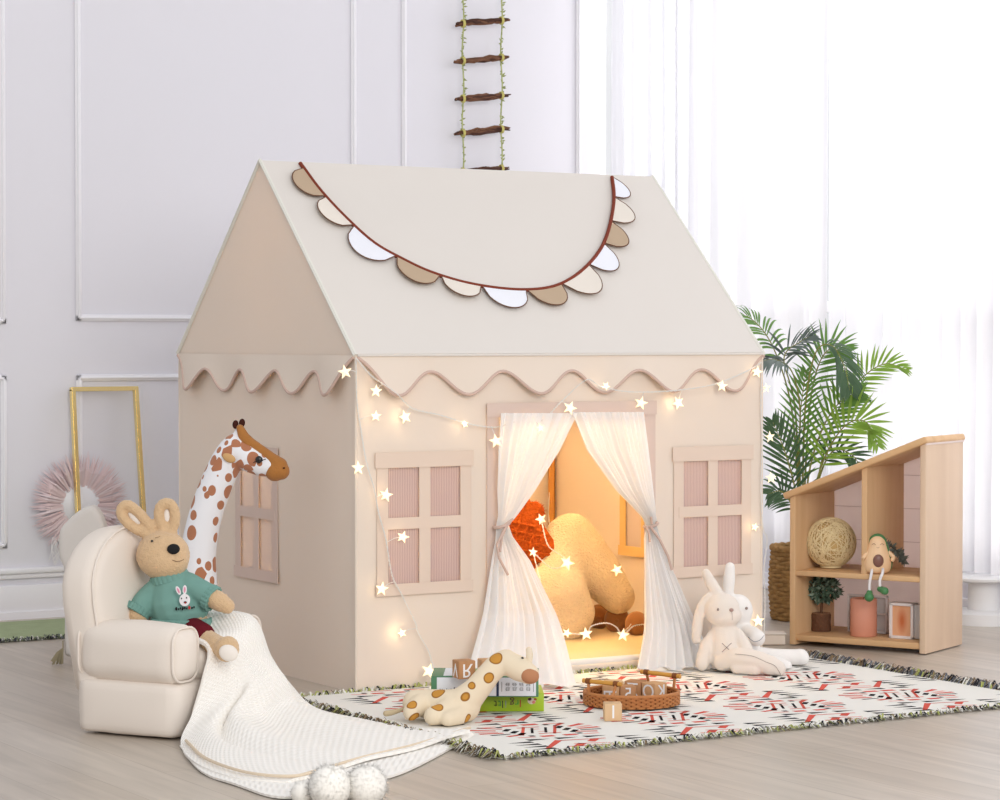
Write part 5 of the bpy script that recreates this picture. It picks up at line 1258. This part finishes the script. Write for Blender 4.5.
def pic2():
    m, nt, b = nodes('cover illustration'); tc = N(nt, 'ShaderNodeTexCoord'); v = N(nt, 'ShaderNodeTexVoronoi'); v.inputs['Scale'].default_value = 38; nt.links.new(tc.outputs['Object'], v.inputs['Vector'])
    bw = N(nt, 'ShaderNodeRGBToBW'); nt.links.new(v.outputs['Color'], bw.inputs[0]); cr = N(nt, 'ShaderNodeValToRGB'); e = cr.color_ramp.elements
    e[0].position = .2; e[0].color = c4(srgb(88, 90, 80)); e[1].position = .8; e[1].color = c4(srgb(130, 96, 130)); q = e.new(.45); q.color = c4(srgb(126, 150, 70)); q = e.new(.6); q.color = c4(srgb(196, 196, 120))
    nt.links.new(bw.outputs[0], cr.inputs[0]); nt.links.new(cr.outputs[0], b.inputs['Base Color']); b.inputs['Roughness'].default_value = .5; return m
put('cover_picture', G().box((.020, .078, h+.0009), (w-.082, .112, .0006)), pic2(), cv)
x0 = -w/2
R7 = random.Random(9)
for a, b_, hh in ((.022, .052, .006), (.056, .100, .008)):
    x = x0+a
    while x < x0+b_:
        put('lettering', G().box((x, -.0014, h*.36+(hh-.006)*1.6), (.0028, .0004, R7.uniform(.002, .005))), INK, cv); x += .0052
xr0 = w/2-.092
put('spine_band', G().box((xr0-.006, -.0014, h/2), (.006, .0006, h-.004)), NAVY, cv)
put('lettering', G().box((xr0+.004, -.0014, h*.5), (.0012, .0004, h*.48)), INK, cv); put('lettering', G().box((w/2-.012, -.0014, h*.5), (.0012, .0004, h*.48)), INK, cv)
for q in range(4):
    cx_ = xr0+.018+q*.0165
    for zz in (-.0055, .0055):
        for j in range(3): put('lettering', G().box((cx_+R7.uniform(-.001, .001), -.0014, h*.5+zz+(j-1)*.0032), (R7.uniform(.006, .012), .0004, .0011)), INK, cv)
        for j in range(2): put('lettering', G().box((cx_+(j-.5)*.007, -.0014, h*.5+zz), (.0011, .0004, R7.uniform(.006, .009))), INK, cv)
ztop = z1+h+.0014
# blocks
def block(label, px, py, z0, size, rz, m, ch, rot=0, mirror=True, ch2=None, shift=0, group='wooden letter blocks', tint=LETTER):
    Vb = Stand(px, py, z0); Vb.o = Vb.o+FH*shift; kb = kk(Vb.o); s_ = size*kb
    t = thing('letter_block', label, 'toy block', Vb.o, rz, group)
    bd = put('cube', G().box((0, 0, s_/2), (s_, s_, s_), r=.0018), m, t)
    e = s_/2+.0002
    def ins(M, c_): letter(c_, s_*1.08, .0005, M @ Matrix.Rotation(rot, 4, 'Z'), 'letter', tint, bd, mirror)
    if ch: ins(face(0, -e, s_/2, (1, 0, 0), (0, 0, 1)), ch)
    if ch2: ins(face(-e, 0, s_/2, (0, -1, 0), (0, 0, 1)), ch2)
    return t
block('wooden letter block with an upside-down R standing on the upper book', 463.5, 681, ztop, 18, -YAW+.40, BLOCKD, 'R', PI, True, 'V', .055)
block('wooden letter block beside the R block, half hidden by the lying giraffe', 487, 679, ztop, 16, -YAW+.30, BLOCKW, None, 0, True, None, .075)
# lying giraffe
V = Stand(450, 722, ZR); k = V.k
lg = thing('plush_giraffe', 'cream plush giraffe with tan spots lying on the rug against the stacked books', 'plush toy', V.o, V.rz)
g = G()
g.cap([V.l(416, 703, .04), V.l(432, 704, .03), V.l(452, 706, .005), V.l(464, 706, -.0)], [14*k, 15*k, 17*k, 17*k], 16)
g.cap([V.l(462, 704, .0), V.l(476, 690, .0), V.l(489, 674, .005), V.l(498, 665, .012), V.l(506, 661, .015)], [17*k, 13.5*k, 12*k, 12*k, 12*k], 16)
g.cap([V.l(506, 662, .012), V.l(520, 669, .0), V.l(529, 674, -.01)], [12*k, 13*k, 10.5*k], 16)
g.cap([V.l(452, 708, -.01), V.l(442, 714, -.04), V.l(433, 716, -.06)], [14*k, 11.5*k, 9.5*k], 14); g.cap([V.l(462, 710, -.01), V.l(458, 716, -.04), V.l(448, 719, -.07)], [13*k, 10*k, 8*k], 14)
g.cap([V.l(420, 705, .01), V.l(412, 711, -.01), V.l(411, 713, -.02)], [11*k, 9*k, 8*k], 14)
for v in g.v: v.z = max(v.z, .001)
sp = [((464.8, 695.8, -.045), 6.6*k), ((411.5, 703, -.025), 6.0*k), ((437, 707, -.060), 6.0*k), ((438, 692, .0), 7*k), ((489.5, 678, -.030), 6*k), ((496, 658.5, -.005), 6.5*k), ((472.5, 686.5, -.02), 4.6*k), ((470, 720, -.045), 6*k), ((416, 720, -.03), 7*k), ((414, 697, .05), 7*k), ((480, 672, .035), 6*k)]
TANS = srgb(200, 144, 66)
LGM = spot_mat('cream cotton with tan patches', srgb(232, 216, 190), TANS, [(tuple(V.l(*c_)), r_*1.05) for c_, r_ in sp], edge=srgb(150, 102, 44), wob=.15)
body = blob('body', g, LGM, lg, .004, 5)
put('muzzle', G().ell(V.l(529.5, 675.5, -.018), (9.8*k, 9.6*k, 8.2*k), (0, .35, 0)), mat('brown muzzle cotton', srgb(186, 132, 98), .9, .1), body)
put('horn', G().cap([V.l(529, 662, .005), V.l(529.5, 655, .005), V.l(529, 650, .006)], [3.2*k, 3.6*k, 3.2*k], 12), mat('cream cotton', srgb(232, 218, 196), .9, .1), body)
put('eye', G().ell(V.l(522.5, 658, -.023), (1.5*k, 1*k, 1*k), (0, .2, 0), 10, 8), BLACK, body)
put('tail', G().cap([V.l(411, 703, .03), V.l(403, 709, .028), V.l(392, 712.5, .025), V.l(386, 713.5, .025)], [1.6*k, 1.8*k, 2.8*k, 3.0*k], 10), mat('taupe cotton', srgb(196, 178, 146), .9, .1), body)
# rattan tray
c = gz(631.5, 704.6, ZR); k = kk(c)
tr = thing('rattan_tray', 'round rattan tray with two bamboo handles holding wooden blocks on the rug', 'tray', c, -YAW)
RAT = mat('rattan', srgb(186, 124, 74), .6, .3, ('noise', 200, .4, .002), .2, 60); RAD = mat('dark rattan', srgb(128, 78, 44), .7, .2, None, .2, 60); BAM = mat('honey bamboo', srgb(206, 150, 66), .35, .4, None, .12, 40)
rx = 47*k; ry = .106
put('bottom', G().lathe([(0, .002), (.97, .002), (.97, .006), (0, .006)], 40, Matrix.Diagonal((rx, ry, 1, 1))), RAD, tr)
g = G(); nw = 60; H_ = .034
for i in range(6):
    z = .006+(H_-.010)*i/5
    g.mi = 0; g.tube([((rx+.0022*math.sin(nw/2*a+PI*(i % 2)))*math.cos(a), (ry+.0022*math.sin(nw/2*a+PI*(i % 2)))*math.sin(a), z) for a in [2*PI*j/(nw*3) for j in range(nw*3)]], .0030, 5, closed=True)
g.mi = 1
for j in range(nw):
    a = 2*PI*(j+.5)/nw; g.tube([(rx*math.cos(a), ry*math.sin(a), .004), (rx*math.cos(a), ry*math.sin(a), H_-.004)], .0022, 5)
put('woven_side', g, [RAT, RAD], tr)
put('rim', G().tube([(rx*math.cos(a), ry*math.sin(a), H_-.001) for a in [2*PI*j/72 for j in range(72)]], .0042, 8, closed=True), RAT, tr)
def on_tray(px, py, d): P = hit(px, py, c+FH*d, FH)-c; return Vector((P.dot(RV), P.dot(FH), P.z))
for (ax, ay, bx_, by, d0, d1) in ((583, 680.5, 621.5, 684.5, -.035, -.085), (641, 671.5, 680.5, 676.5, .088, .035)):
    A = on_tray(ax, ay, d0); B = on_tray(bx_, by, d1); h_o = put('handle', G().tube([A.lerp(B, i/8) for i in range(9)], [.0058, .0056, .0054, .006, .0054, .0054, .006, .0056, .0058], 10), BAM, tr)
    for f_ in (.14, .86):
        q = A.lerp(B, f_); a = math.atan2(q.y/ry, q.x/rx); ft_ = Vector((rx*math.cos(a), ry*math.sin(a), H_-.002))
        put('post', G().tube([q, ft_], .0036, 8), RAT, h_o)
        put('wrapping', G().tube([q+(B-A).normalized()*x for x in (-.006, 0, .006)], .0072, 10), RAD, h_o)
zt = ZR+.0068
def tray_block(label, px, d, size, rz, m, ch, rot=0, ch2=None):
    t = block(label, px, 700, zt, size, rz, m, ch, rot, True, ch2, 0, 'wooden letter blocks in the tray'); q = c+RV*((px-631.5)*kk(c))+FH*d; t.location = (q.x, q.y, zt)
tray_block('wooden letter block with a sideways F at the left inside the rattan tray', 611.5, .014, 17, -YAW-.10, BLOCKW, 'F', PI/2)
tray_block('dark wooden block with a reversed 5 beside the F block in the tray', 627, .010, 16, -YAW+.12, BLOCKD, '5')
tray_block('dark wooden block with a reversed Z in the middle of the tray', 637, .064, 18, -YAW-.40, BLOCKD, 'Z')
tray_block('wooden block showing a white O and a reversed K at the right in the tray', 655, .028, 18, -YAW+.78, BLOCKW, 'K', 0, 'O')
tray_block('pale plain wooden block at the back of the rattan tray', 615, .062, 18, -YAW+.1, BLOCKL, None)
block('pale wooden block with a white 1 on the rug in front of the tray', 612.5, 720, ZR, 17.5, -YAW+.04, BLOCKL, 'I', 0, True, None, 0)
